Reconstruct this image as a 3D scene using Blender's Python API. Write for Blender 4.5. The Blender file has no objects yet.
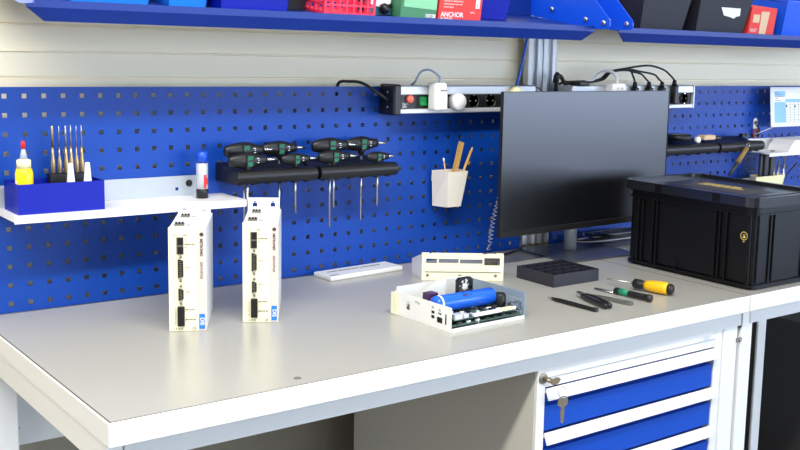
import bpy, bmesh, math, random
from mathutils import Vector, Matrix
random.seed(7)
PI = math.pi
sc = bpy.context.scene
FILL_GLOW = 5.0
COL = sc.collection

# ------------------------------------------------------------------ camera (solved from the 38 mm hole pitch)
CX, CY, FPX = 463.96, 203.10, 1060.28
yaw, pitch, roll = math.radians(38.611), math.radians(8.283), math.radians(1.524)
CAM = Vector((-0.59173, -2.19475, 1.40281))
Fv = Vector((math.sin(yaw)*math.cos(pitch), math.cos(yaw)*math.cos(pitch), -math.sin(pitch)))
r0 = Vector((math.cos(yaw), -math.sin(yaw), 0)); u0 = r0.cross(Fv)
Rv = math.cos(roll)*r0 + math.sin(roll)*u0
Uv = -math.sin(roll)*r0 + math.cos(roll)*u0
cd = bpy.data.cameras.new('camera'); cam = bpy.data.objects.new('camera', cd); COL.objects.link(cam)
cam.matrix_world = Matrix(((Rv.x, Uv.x, -Fv.x, CAM.x), (Rv.y, Uv.y, -Fv.y, CAM.y), (Rv.z, Uv.z, -Fv.z, CAM.z), (0, 0, 0, 1)))
cd.sensor_width = 36; cd.lens = 36*FPX/800
cd.shift_x = (400-CX)/800; cd.shift_y = (CY-225)/800
cd.clip_start = .05; cd.clip_end = 100
sc.camera = cam

def A(px, py, X=None, Y=None, Z=None):
    """point of the place seen at a photo position, on a known plane of the place"""
    d = Fv + Rv*((px-CX)/FPX) - Uv*((py-CY)/FPX)
    if Y is not None: t = (Y-CAM.y)/d.y
    elif Z is not None: t = (Z-CAM.z)/d.z
    else: t = (X-CAM.x)/d.x
    return CAM + d*t

# ------------------------------------------------------------------ materials
def lin(c):
    return tuple((v/255/12.92 if v/255 <= .04045 else ((v/255+.055)/1.055)**2.4) for v in c) + (1,)
def mat(name, c, rough=.5, metal=0, noise=0, nscale=30, bump=0, spec=.5, coat=0, trans=0, stretch=None):
    m = bpy.data.materials.new(name); m.use_nodes = True
    nt = m.node_tree; b = nt.nodes['Principled BSDF']
    b.inputs['Base Color'].default_value = lin(c)
    b.inputs['Roughness'].default_value = rough; b.inputs['Metallic'].default_value = metal
    b.inputs['Specular IOR Level'].default_value = spec
    b.inputs['Coat Weight'].default_value = coat
    b.inputs['Transmission Weight'].default_value = trans
    if noise or bump:
        tc = nt.nodes.new('ShaderNodeTexCoord'); mp = nt.nodes.new('ShaderNodeMapping')
        nt.links.new(tc.outputs['Object'], mp.inputs[0])
        if stretch: mp.inputs['Scale'].default_value = stretch
        nz = nt.nodes.new('ShaderNodeTexNoise'); nz.inputs['Scale'].default_value = nscale
        nz.inputs['Detail'].default_value = 5
        nt.links.new(mp.outputs[0], nz.inputs[0])
        if noise:
            mx = nt.nodes.new('ShaderNodeMix'); mx.data_type = 'RGBA'
            l = lin(c)
            mx.inputs[6].default_value = tuple(v*(1-noise) for v in l[:3])+(1,)
            mx.inputs[7].default_value = tuple(min(1, v*(1+noise)) for v in l[:3])+(1,)
            nt.links.new(nz.outputs[0], mx.inputs[0]); nt.links.new(mx.outputs[2], b.inputs['Base Color'])
        if bump:
            bp = nt.nodes.new('ShaderNodeBump'); bp.inputs['Strength'].default_value = bump
            bp.inputs['Distance'].default_value = .001
            nt.links.new(nz.outputs[0], bp.inputs['Height']); nt.links.new(bp.outputs[0], b.inputs['Normal'])
    return m
M = dict(
    wall=mat('wall_paint', (251, 238, 206), .45, noise=.02, nscale=3),
    floor=mat('floor_concrete', (92, 90, 86), .6, noise=.15, nscale=4),
    farwall=mat('far_wall_paint', (200, 205, 215), .7, noise=.03, nscale=2),
    mat=mat('bench_linoleum', (173, 172, 165), .27, noise=.03, nscale=9, bump=.02),
    seam=mat('seam_black', (40, 38, 34), .6, noise=.1),
    white=mat('white_enamel', (244, 243, 240), .35, noise=.01, nscale=6),
    grey=mat('pale_grey_enamel', (226, 227, 226), .4, noise=.01, nscale=6),
    cabside=mat('cabinet_enamel', (216, 212, 200), .45, noise=.015, nscale=5),
    blue=mat('blue_enamel', (6, 64, 160), .42, noise=.03, nscale=5, spec=.3),
    blue2=mat('blue_enamel_drawer', (12, 76, 186), .42, noise=.02, nscale=5, spec=.3),
    shelfblue=mat('blue_enamel_shelf', (10, 46, 132), .4, noise=.03, nscale=5, spec=.35),
    plateblue=mat('blue_enamel_plate', (10, 80, 225), .35, noise=.02, nscale=5),
    boxblue=mat('blue_plastic', (3, 24, 158), .42, noise=.02, nscale=9, spec=.3),
    azure=mat('azure_plastic', (20, 120, 225), .35, noise=.03, nscale=9),
    glareblue=mat('blue_enamel_glare', (130, 160, 245), .35, noise=.03, nscale=9),  # left end plate: glare on the blue steel put into the colour
    brightbin=mat('bright_blue_plastic', (8, 90, 235), .35, noise=.03, nscale=9),
    black=mat('black_plastic', (20, 20, 22), .42, noise=.1, nscale=20),
    crate=mat('black_crate_plastic', (7, 7, 10), .4, noise=.1, nscale=12, bump=.05, spec=.35),
    lid=mat('black_lid_plastic', (26, 28, 36), .24, noise=.1, nscale=12, bump=.1, spec=.8),
    dgrey=mat('dark_grey_plastic', (52, 52, 58), .5, noise=.06, nscale=20),
    tray=mat('tray_plastic', (38, 38, 48), .45, noise=.06, nscale=20),
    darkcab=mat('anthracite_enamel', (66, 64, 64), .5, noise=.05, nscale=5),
    screen=mat('monitor_panel', (10, 11, 16), .3, noise=.02, nscale=5, spec=.85),
    bezel=mat('monitor_bezel', (22, 21, 22), .4, noise=.02, nscale=5),
    alu=mat('aluminium', (214, 217, 222), .4, .35, noise=.03, nscale=20, stretch=(20, 20, 1)),
    steel=mat('bright_steel', (200, 200, 200), .25, .95, noise=.03, nscale=40),
    base=mat('stand_base_metal', (120, 126, 140), .28, .8, noise=.03, nscale=30),
    brass=mat('brass_steel', (190, 165, 120), .35, .9, noise=.1, nscale=60),
    keym=mat('key_nickel', (170, 155, 130), .35, .85, noise=.1, nscale=60),
    cream=mat('cream_enamel', (246, 240, 205), .42, noise=.01, nscale=20),
    pink=mat('pinkish_print', (228, 208, 198), .45, noise=.01, nscale=20),
    dwhite=mat('galvanised_white', (236, 236, 234), .38, noise=.02, nscale=20),
    labelblue=mat('print_blue', (35, 125, 220), .45, noise=.01, nscale=20),
    ink=mat('print_ink', (70, 66, 64), .6, noise=.05, nscale=20),
    inkw=mat('print_white', (235, 235, 235), .6, noise=.02, nscale=20),
    conn=mat('connector_metal', (140, 136, 122), .35, .6, noise=.1, nscale=90),
    socket=mat('connector_black', (22, 20, 20), .5, noise=.1, nscale=40),
    yellow=mat('yellow_handle', (250, 190, 15), .35, noise=.02, nscale=20),
    glue=mat('yellow_glue', (252, 226, 20), .35, noise=.03, nscale=20),
    cap_cream=mat('cream_plastic', (245, 238, 190), .45, noise=.02, nscale=20),
    clear=mat('clear_nozzle', (200, 215, 240), .25, noise=.02, nscale=20, trans=.3),
    red=mat('red_plastic', (225, 40, 45), .4, noise=.03, nscale=20),
    basket=mat('red_pink_plastic', (240, 50, 85), .4, noise=.03, nscale=20),
    carton=mat('red_carton', (232, 62, 55), .6, noise=.03, nscale=20),
    gcarton=mat('green_carton', (70, 135, 95), .6, noise=.05, nscale=12),
    gpale=mat('pale_green_print', (140, 205, 160), .6, noise=.03, nscale=12),
    teal=mat('teal_card', (50, 110, 125), .6, noise=.05, nscale=12),
    tan=mat('tan_tape', (225, 190, 150), .5, noise=.05, nscale=30),
    green=mat('green_print', (20, 140, 100), .5, noise=.03, nscale=20),
    rocker=mat('green_switch', (12, 130, 70), .25, noise=.03, nscale=20),
    wood=mat('wood_light', (215, 170, 95), .55, noise=.12, nscale=25, stretch=(1, 1, 8)),
    bluecable=mat('blue_cable', (25, 95, 205), .4, noise=.02),
    capblue=mat('capacitor_sleeve', (25, 100, 225), .25, noise=.02, nscale=20),
    pcb=mat('circuit_board', (70, 96, 84), .5, noise=.45, nscale=130),
    paper=mat('paper', (245, 245, 242), .7, noise=.01),
    greytool=mat('grey_tool_plastic', (98, 101, 96), .45, noise=.03, nscale=30),
    purple=mat('purple_relay', (75, 45, 90), .4, noise=.03),
    perf=mat('blue_grey_sheet', (160, 178, 200), .35, .3, noise=.03, nscale=20),
    sky=mat('pale_blue_print', (150, 200, 240), .7, noise=.02),
    gold=mat('gold_print', (225, 200, 110), .5, noise=.03),
)

# ------------------------------------------------------------------ mesh builder
class MB:
    def __init__(s): s.bm = bmesh.new(); s.mi = 0
    def _m(s, vs, mx):
        if mx is not None: bmesh.ops.transform(s.bm, matrix=mx, verts=vs)
    def box(s, a, b, bev=0, mx=None, seg=1):
        a = Vector(a); b = Vector(b)
        r = bmesh.ops.create_cube(s.bm, size=1)
        vs = r['verts']
        for v in vs: v.co = Vector(((a[i]+b[i])/2 + v.co[i]*abs(b[i]-a[i]) for i in range(3)))
        if bev:
            es = list({e for v in vs for e in v.link_edges})
            rr = bmesh.ops.bevel(s.bm, geom=es, offset=bev, segments=seg, affect='EDGES', profile=.5)
            vs = list({v for f in rr['faces'] for v in f.verts} | {v for v in vs if v.is_valid})
            # all verts of the connected piece
            seen = set(vs); st = list(vs)
            while st:
                v = st.pop()
                for e in v.link_edges:
                    o = e.other_vert(v)
                    if o not in seen: seen.add(o); st.append(o)
            vs = list(seen)
        s._m(vs, mx); return s
    def prism(s, pts, d, bev=0, mx=None):
        """pts: closed polygon of 3D points, extruded by vector d"""
        d = Vector(d); n = len(pts)
        v0 = [s.bm.verts.new(Vector(p)) for p in pts]; v1 = [s.bm.verts.new(Vector(p)+d) for p in pts]
        fs = [s.bm.faces.new(v0[::-1]), s.bm.faces.new(v1)]
        for i in range(n): fs.append(s.bm.faces.new((v0[i], v0[(i+1) % n], v1[(i+1) % n], v1[i])))
        s._m(v0+v1, mx)
        bmesh.ops.recalc_face_normals(s.bm, faces=fs)
        return s
    def lathe(s, prof, p0, ax, seg=20, mx=None):
        """prof: [(t along axis in m, radius)], from p0 along direction ax"""
        p0 = Vector(p0); ax = Vector(ax).normalized()
        e1 = ax.orthogonal().normalized(); e2 = ax.cross(e1)
        rings = []; allv = []
        for t, r in prof:
            if r <= 1e-6:
                v = s.bm.verts.new(p0+ax*t); rings.append([v]); allv.append(v)
            else:
                rg = [s.bm.verts.new(p0+ax*t+e1*(r*math.cos(2*PI*k/seg))+e2*(r*math.sin(2*PI*k/seg))) for k in range(seg)]
                rings.append(rg); allv += rg
        fs = []
        for a, b in zip(rings[:-1], rings[1:]):
            for k in range(seg):
                k2 = (k+1) % seg
                if len(a) == 1 and len(b) == 1: continue
                if len(a) == 1: fs.append(s.bm.faces.new((a[0], b[k2], b[k])))
                elif len(b) == 1: fs.append(s.bm.faces.new((a[k], a[k2], b[0])))
                else: fs.append(s.bm.faces.new((a[k], a[k2], b[k2], b[k])))
        if len(rings[0]) > 1: fs.append(s.bm.faces.new(rings[0][::-1]))
        if len(rings[-1]) > 1: fs.append(s.bm.faces.new(rings[-1]))
        for f in fs: f.smooth = True
        s._m(allv, mx)
        bmesh.ops.recalc_face_normals(s.bm, faces=fs)
        return s
    def cyl(s, a, b, r, r2=None, seg=16, mx=None):
        a = Vector(a); b = Vector(b); L = (b-a).length
        return s.lathe([(0, r), (L, r if r2 is None else r2)], a, b-a, seg, mx)
    def tube(s, pts, r, seg=8, sub=6, mx=None):
        """smooth tube through points (Catmull-Rom)"""
        P = [Vector(p) for p in pts]
        if sub > 1 and len(P) > 2:
            Q = [P[0]*2-P[1]] + P + [P[-1]*2-P[-2]]
            out = []
            for i in range(1, len(Q)-2):
                for k in range(sub):
                    t = k/sub
                    out.append(.5*((2*Q[i]) + (Q[i+1]-Q[i-1])*t + (2*Q[i-1]-5*Q[i]+4*Q[i+1]-Q[i+2])*t*t + (3*Q[i]-Q[i-1]-3*Q[i+1]+Q[i+2])*t**3))
            out.append(P[-1]); P = out
        rings = []; e = None
        for i, p in enumerate(P):
            t = (P[min(i+1, len(P)-1)]-P[max(i-1, 0)]).normalized()
            e = t.orthogonal().normalized() if e is None else (e - t*e.dot(t)).normalized()
            f = t.cross(e)
            rings.append([s.bm.verts.new(p+e*(r*math.cos(2*PI*k/seg))+f*(r*math.sin(2*PI*k/seg))) for k in range(seg)])
        fs = []
        for a, b in zip(rings[:-1], rings[1:]):
            for k in range(seg):
                fs.append(s.bm.faces.new((a[k], a[(k+1) % seg], b[(k+1) % seg], b[k])))
        fs.append(s.bm.faces.new(rings[0][::-1])); fs.append(s.bm.faces.new(rings[-1]))
        for f in fs: f.smooth = True
        s._m([v for r_ in rings for v in r_], mx)
        bmesh.ops.recalc_face_normals(s.bm, faces=fs)
        return s
    def plate(s, w, h, holes, t, mx=None):
        """sheet in the local xz plane (0..w, 0..h) with rectangular holes (x0,x1,z0,z1), thickness t in +y"""
        xs = sorted({0, w} | {v for q in holes for v in q[:2]}); zs = sorted({0, h} | {v for q in holes for v in q[2:]})
        vd = {}
        def V(i, k, y):
            if (i, k, y) not in vd: vd[(i, k, y)] = s.bm.verts.new((xs[i], y*t, zs[k]))
            return vd[(i, k, y)]
        def solid(i, k):
            if i < 0 or k < 0 or i >= len(xs)-1 or k >= len(zs)-1: return False
            cx = (xs[i]+xs[i+1])/2; cz = (zs[k]+zs[k+1])/2
            return not any(q[0] < cx < q[1] and q[2] < cz < q[3] for q in holes)
        for i in range(len(xs)-1):
            for k in range(len(zs)-1):
                if not solid(i, k): continue
                s.bm.faces.new((V(i, k, 0), V(i+1, k, 0), V(i+1, k+1, 0), V(i, k+1, 0)))
                s.bm.faces.new((V(i, k, 1), V(i, k+1, 1), V(i+1, k+1, 1), V(i+1, k, 1)))
                if not solid(i-1, k): s.bm.faces.new((V(i, k, 0), V(i, k+1, 0), V(i, k+1, 1), V(i, k, 1)))
                if not solid(i+1, k): s.bm.faces.new((V(i+1, k, 0), V(i+1, k, 1), V(i+1, k+1, 1), V(i+1, k+1, 0)))
                if not solid(i, k-1): s.bm.faces.new((V(i, k, 0), V(i, k, 1), V(i+1, k, 1), V(i+1, k, 0)))
                if not solid(i, k+1): s.bm.faces.new((V(i, k+1, 0), V(i+1, k+1, 0), V(i+1, k+1, 1), V(i, k+1, 1)))
        s._m(list(vd.values()), mx)
        return s

OFF = {}
def link(name, me, m, parent=None, local=False):
    o = bpy.data.objects.new(name, me); COL.objects.link(o)
    if m is not None: me.materials.append(m)
    if parent is not None:
        off = OFF.get(parent.name, Vector((0, 0, 0)))
        if not local: me.transform(Matrix.Translation(-off))
        OFF[o.name] = off
        o.parent = parent
    return o
def part(name, mb, m, parent=None, local=False):
    me = bpy.data.meshes.new(name); mb.bm.to_mesh(me); mb.bm.free()
    return link(name, me, m, parent, local)
def thing(name, label, cat, loc=(0, 0, 0), rz=0, group=None, eul=None):
    o = bpy.data.objects.new(name, None); COL.objects.link(o); o.empty_display_size = .05
    o.location = loc; o.rotation_euler = eul or (0, 0, rz)
    OFF[o.name] = Vector(loc)
    o['label'] = label; o['category'] = cat
    if group: o['group'] = group
    return o
def single(name, mb, m, label, cat, group=None, loc=(0, 0, 0)):
    """a thing that is one mesh; origin at loc"""
    me = bpy.data.meshes.new(name); mb.bm.to_mesh(me); mb.bm.free()
    me.transform(Matrix.Translation(-Vector(loc)))
    o = link(name, me, m); o.location = loc; OFF[o.name] = Vector(loc)
    o['label'] = label; o['category'] = cat
    if group: o['group'] = group
    return o
def struct(name, mb, m, parent=None):
    o = part(name, mb, m, parent)
    if parent is None: o['kind'] = 'structure'
    return o
def copy_tree(o, parent=None):
    c = o.copy(); COL.objects.link(c)
    if parent is not None: c.parent = parent
    for ch in list(o.children): copy_tree(ch, c)
    return c
def text(name, s, size, m, parent, mx, local=True, ext=.0002, bold=0):
    cu = bpy.data.curves.new(name, 'FONT'); cu.body = s; cu.size = size; cu.extrude = ext; cu.offset = bold
    cu.align_x = 'LEFT'
    t = bpy.data.objects.new('tmp', cu); COL.objects.link(t)
    bpy.context.view_layer.update()
    me = bpy.data.meshes.new_from_object(t.evaluated_get(bpy.context.evaluated_depsgraph_get()))
    bpy.data.objects.remove(t); me.materials.clear(); me.transform(mx)
    return link(name, me, m, parent, local)
def FM(o, x, z):
    """matrix placing local xy onto given origin and axes"""
    o = Vector(o); x = Vector(x).normalized(); z = Vector(z).normalized(); y = z.cross(x)
    return Matrix(((x.x, y.x, z.x, o.x), (x.y, y.y, z.y, o.y), (x.z, y.z, z.z, o.z), (0, 0, 0, 1)))
ZT = .85     # bench top

# ------------------------------------------------------------------ the room
b = MB(); b.box((-3, -6, -.05), (12, .3, 0)); struct('floor', b, M['floor'])
b = MB(); pr = []
z = 0.0; yW = .085
prof = [(yW, -0.0)]
zz = 1.320 - .109*12
while zz < 2.9:
    prof += [(yW, zz-.002), (yW+.005, zz-.001), (yW+.005, zz+.0015), (yW, zz+.003)]
    prof += [(yW, zz+.052), (yW-.004, zz+.0535), (yW-.004, zz+.0555), (yW, zz+.058)]
    zz += .109
prof = [(y, z_) for y, z_ in prof if z_ >= 0]
prof += [(yW, 3.0), (yW+.1, 3.0), (yW+.1, 0)]
b.prism([(-3, y, z_) for y, z_ in prof], (15, 0, 0)); struct('wall_back', b, M['wall'])
b = MB(); b.box((-3.1, -6, 0), (-3, .3, 3.0)); struct('wall_left', b, M['farwall'])
b = MB(); b.box((-2.99, .0795, 0), (11.9, .0845, .80)); struct('wall_shade_1', b, mat('lower_wall_shade', (150, 143, 128), .6, noise=.12, nscale=3, stretch=(6, 1, .4)))  # added sheet on the wall; shade under the benches put into its colour
b = MB(); fill_openings = [(1.2+k*2.3, 3.2+k*2.3, .65, 2.6) for k in range(1, 6)]
b.plate(15, 3.0, fill_openings, .1, Matrix.Translation((-3, -6.1, 0))); struct('wall_front', b, M['farwall'])
def fill_mat(st, c=(.72, .85, 1, 1)):
    mw = bpy.data.materials.new('fill_panel_glow'); mw.use_nodes = True
    e_ = mw.node_tree.nodes.new('ShaderNodeEmission'); e_.inputs[0].default_value = c; e_.inputs[1].default_value = st
    mw.node_tree.links.new(e_.outputs[0], mw.node_tree.nodes['Material Output'].inputs[0])
    return mw
for k, q in enumerate(fill_openings):
    b = MB(); b.box((-3+q[0], -6.07, q[2]), (-3+q[1], -6.05, q[3])); struct('fill_panel_%d' % (k+1), b, fill_mat(FILL_GLOW) if k < 2 else fill_mat(9.0, (.60, .73, 1, 1)))  # added glowing panels behind the camera, for front fill and the screen's reflection

# ------------------------------------------------------------------ workbenches
def bench(x0, x1, label, legs, mark, l0=.0045, l1=.0045):
    t = thing('workbench', label, 'workbench', ((x0+x1)/2, -.36, 0))
    b = MB(); b.box((x0, -.724, .811), (x1, 0.0, .8495), .0015); wt = part('worktop', b, M['white'], t)
    b = MB(); b.box((x0+max(l0-.002, 0), -.7215, .849), (x1-max(l1-.002, 0), -.002, .8497)); part('edge_seam', b, M['seam'], t)
    b = MB(); b.box((x0+l0, -.7195, .849), (x1-l1, -.004, .8502)); sm = part('desk_mat', b, M['mat'], t)
    b = MB(); b.box((x0+.03, -.704, .775), (x1-.002, -.69, .811)); part('front_rail', b, M['grey'], t)
    b = MB(); b.box((x0+.003, -.69, .765), (x0+.02, -.01, .811)); b.box((x0+.003, -.702, .765), (x0+.0285, -.691, .811)); part('side_rail', b, M['white'], t)
    b = MB(); b.plate(x1-x0-.06, .236, [(.035, .041, .033, .039), (.005, .011, .048, .054), (.30, .306, .1, .106)], .012,
                      Matrix.Translation((x0+.03, -.013, .575))); part('back_panel', b, M['grey'], t)
    for lx, ly, w, d in legs:
        b = MB(); b.box((lx-w/2, ly-d/2, 0), (lx+w/2, ly+d/2, .811), .002); part('leg', b, M['white'], t)
    return t
b1 = bench(-.067, 1.446, 'near pale steel workbench with grey desk mat and white front edge', [(-.0395, -.045, .05, .06), (1.413, -.655, .052, .09), (1.41, -.08, .05, .06)], 1, l1=.0003)
b2 = bench(1.4495, 2.95, 'second workbench carrying the black crate, right of the drawer cabinet', [(1.474, -.655, .043, .09), (2.9, -.65, .05, .09), (2.9, -.07, .05, .06)], 1, l0=.0003)
# slim post under bench two
pa = A(762, 330, Y=-.30); 
b = MB(); b.box((1.935, -.405, 0), (1.974, -.397, .774), .002); part('leg', b, M['white'], b2)
# ESD marks on the rails
for bb, (px, py) in ((b2, (742, 343)), (b1, (709, 341.5))):
    o = A(px-5, py, Y=-.7045)
    text('marking', 'ESD', .014, M['ink'] if bb is b2 else M['alu'], bb, FM((o.x, -.7006 if bb is b2 else -.7045, o.z), (1, 0, 0), (0, -1, 0)), local=False, bold=.0004)
# eyelet in the desk mat
q = A(297.5, 378.5, Z=.8502)
b = MB(); b.lathe([(0, .0062), (.0012, .0058), (.0014, .004), (.0005, .0035), (.0005, 0)], q, (0, 0, 1), 20)
part('press_stud', b, M['conn'], b1)

# ------------------------------------------------------------------ drawer cabinet
cx0, cx1, cy0, cy1 = .802, 1.383, -.689, -.03
t = thing('drawer_cabinet', 'white and blue drawer cabinet hung under the near workbench, with keys in it', 'cabinet', ((cx0+cx1)/2, -.36, .04))
b = MB(); b.box((cx0, cy0, .06), (cx0+.02, cy1, .774)); b.box((cx1-.026, cy0, .06), (cx1, cy1, .774))
b.box((cx0+.02, cy1-.02, .06), (cx1-.026, cy1, .774)); b.box((cx0+.02, cy0+.02, .06), (cx1-.026, cy1-.02, .08))
b.box((cx0+.02, cy0+.001, .750), (cx1-.026, cy1-.02, .774))
body = part('body', b, M['cabside'], t)
b = MB(); b.box((cx0, cy0-.0105, .06), (cx0+.022, cy0-.0005, .774), .001); b.box((cx1-.026, cy0-.0105, .06), (cx1, cy0-.0005, .774), .001)
b.box((cx0+.0225, cy0-.0105, .7545), (cx1-.0265, cy0-.0005, .774)); b.box((cx0+.0225, cy0-.0085, .7345), (cx1-.0265, cy0-.0005, .7525)); b.box((cx0, cy0-.0105, .04), (cx1, cy0-.0005, .0595))
part('front_frame', b, M['white'], t)
def drawer(ztop, zbot):
    b = MB(); b.box((cx0+.0235, cy0-.008, zbot), (cx1-.0275, cy0+.012, ztop-.0385), .001)
    b.box((cx0+.03, cy0+.014, zbot+.01), (cx1-.035, cy1-.06, zbot+.012))
    b.box((cx0+.0235, cy0+.012, ztop-.041), (cx1-.0275, cy0+.018, ztop-.002))
    d = part('drawer', b, M['blue2'], t)
    y = cy0-.009
    b = MB(); b.prism([(cx0+.024, y, ztop-.001), (cx0+.024, y-.004, ztop-.002), (cx0+.024, y-.012, ztop-.021), (cx0+.024, y-.012, ztop-.0235), (cx0+.024, y-.009, ztop-.0235), (cx0+.024, y-.003, ztop-.010), (cx0+.024, y+.002, ztop-.01)], (cx1-cx0-.052, 0, 0))
    part('handle', b, M['white'], d)
for zt in (.7325, .639, .5455, .452, .3585, .265, .1715): drawer(zt, zt-.0905)
lk = A(543, 378.5, Y=-.70)
b = MB(); b.lathe([(0, .011), (.003, .011), (.004, .009), (.004, .004), (.003, 0)], (lk.x, -.6995, lk.z), (0, -1, 0)); part('lock', b, M['conn'], t)
# keys
kt = thing('key_bunch', 'two nickel keys on a ring hanging from the drawer cabinet lock', 'keys', (lk.x, -.704, lk.z))
def key(mx):
    b = MB()
    for i in range(1):
        ring = [(.010*math.cos(a), 0, .009*math.sin(a)) for a in [2*PI*k/12 for k in range(12)]]
        b.prism([(-.009, 0, -.006), (-.011, 0, 0), (-.009, 0, .007), (0, 0, .010), (.009, 0, .007), (.011, 0, 0), (.009, 0, -.006), (.003, 0, -.009), (.003, 0, -.032), (0, 0, -.036), (-.003, 0, -.032), (-.003, 0, -.026), (-.0045, 0, -.024), (-.0045, 0, -.014), (-.003, 0, -.012), (-.003, 0, -.009)], (0, .002, 0), mx=mx)
    part('key', b, M['keym'], kt, True)
key(Matrix.Translation((.012, -.020, -.002)) @ Matrix.Rotation(PI/2, 4, 'X') @ Matrix.Rotation(.5, 4, 'Z'))
key(Matrix.Translation((.022, -.034, -.042)) @ Matrix.Scale(1.25, 4))
b = MB(); b.tube([(.020+.011*math.sin(a), -.033+.003*math.cos(a), -.022+.011*math.cos(a)) for a in [2*PI*k/16 for k in range(17)]], .0011, 6, 2); part('key_ring', b, M['steel'], kt, True)
b = MB(); b.cyl((0, 0, 0), (.002, -.016, -.001), .0035); part('key_shank', b, M['keym'], kt, True)

# ------------------------------------------------------------------ anthracite cabinet under bench two
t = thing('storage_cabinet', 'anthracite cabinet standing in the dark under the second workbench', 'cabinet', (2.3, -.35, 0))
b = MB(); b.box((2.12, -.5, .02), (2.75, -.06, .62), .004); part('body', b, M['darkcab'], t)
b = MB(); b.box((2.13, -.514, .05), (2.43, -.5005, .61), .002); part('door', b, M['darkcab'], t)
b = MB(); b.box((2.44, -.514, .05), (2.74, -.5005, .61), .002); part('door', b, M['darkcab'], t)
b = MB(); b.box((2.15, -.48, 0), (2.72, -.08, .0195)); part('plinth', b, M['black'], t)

# ------------------------------------------------------------------ perforated panels
def pegboard(x0, x1, lx, label):
    t = thing('perforated_panel', label, 'pegboard', ((x0+x1)/2, 0, .854))
    holes = []
    W = x1-x0; H = .4533
    xi = lx
    while xi-.038 > x0+.008: xi -= .038
    hx = []
    while xi < x1-.01: hx.append(xi-x0); xi += .038
    hz = [1.287-.8507-.038*j for j in range(12)]
    # grid plate: one rectangular hole list per (x, z)
    holes = [(a-.0048, a+.0048, c-.0048, c+.0048) for a in hx for c in hz]
    bm = MB()
    xs = sorted({0, W} | {v for a in hx for v in (a-.0048, a+.0048)}); zs = sorted({0, H} | {v for c in hz for v in (c-.0048, c+.0048)})
    hxs = set(hx); 
    vd = {}
    def V(i, k, y):
        if (i, k, y) not in vd: vd[(i, k, y)] = bm.bm.verts.new((x0+xs[i], y*.0015, .8507+zs[k]))
        return vd[(i, k, y)]
    hi = {i for i in range(len(xs)-1) if any(abs((xs[i]+xs[i+1])/2-a) < 1e-4 for a in hx)}
    hk = {k for k in range(len(zs)-1) if any(abs((zs[k]+zs[k+1])/2-c) < 1e-4 for c in hz)}
    for i in range(len(xs)-1):
        for k in range(len(zs)-1):
            if i in hi and k in hk:
                for q in (((i, k), (i, k+1)), ((i+1, k+1), (i+1, k)), ((i+1, k), (i, k)), ((i, k+1), (i+1, k+1))):
                    (a, c), (d, e) = q
                    bm.bm.faces.new((V(a, c, 0), V(d, e, 0), V(d, e, 1), V(a, c, 1)))
            else:
                bm.bm.faces.new((V(i, k, 0), V(i+1, k, 0), V(i+1, k+1, 0), V(i, k+1, 0)))
                bm.bm.faces.new((V(i, k, 1), V(i, k+1, 1), V(i+1, k+1, 1), V(i+1, k, 1)))
    bmesh.ops.recalc_face_normals(bm.bm, faces=bm.bm.faces[:])
    part('sheet', bm, M['blue'], t)
    b = MB(); b.box((x0, .0016, 1.2985), (x1, .012, 1.3045)); b.box((x0, .0016, .8507), (x1, .012, .8595))
    b.box((x0, .0016, .86), (x0+.003, .012, 1.298)); b.box((x1-.003, .0016, .86), (x1, .012, 1.298))
    part('folded_rim', b, M['blue'], t)
    return t
pegboard(-.066, 1.366, 0, 'blue perforated tool panel behind the near workbench, holding the pencil cup')
pegboard(1.487, 2.95, 2.112, 'blue perforated tool panel behind the black crate and monitor')

# aluminium uprights between panels
t = thing('aluminium_upright', 'grooved silver aluminium post behind the monitor, between the two blue panels', 'post', (1.427, .03, .85))
for k, (xa, xb) in enumerate(((1.410, 1.463), (1.467, 1.520))):
    b = MB(); w = xb-xa
    b.prism([(xa, .005, 0), (xa+w*.2, .0, 0), (xa+w*.36, .004, 0), (xa+w*.36, .014, 0), (xa+w*.64, .014, 0), (xa+w*.64, .004, 0), (xa+w*.8, 0, 0), (xb, .005, 0), (xb, .026, 0), (xa, .026, 0)], (0, 0, 1.35), mx=Matrix.Translation((0, .034, .8502)))
    part('profile', b, M['alu'], t)
# small rear post for left end outside frame is not visible

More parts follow.
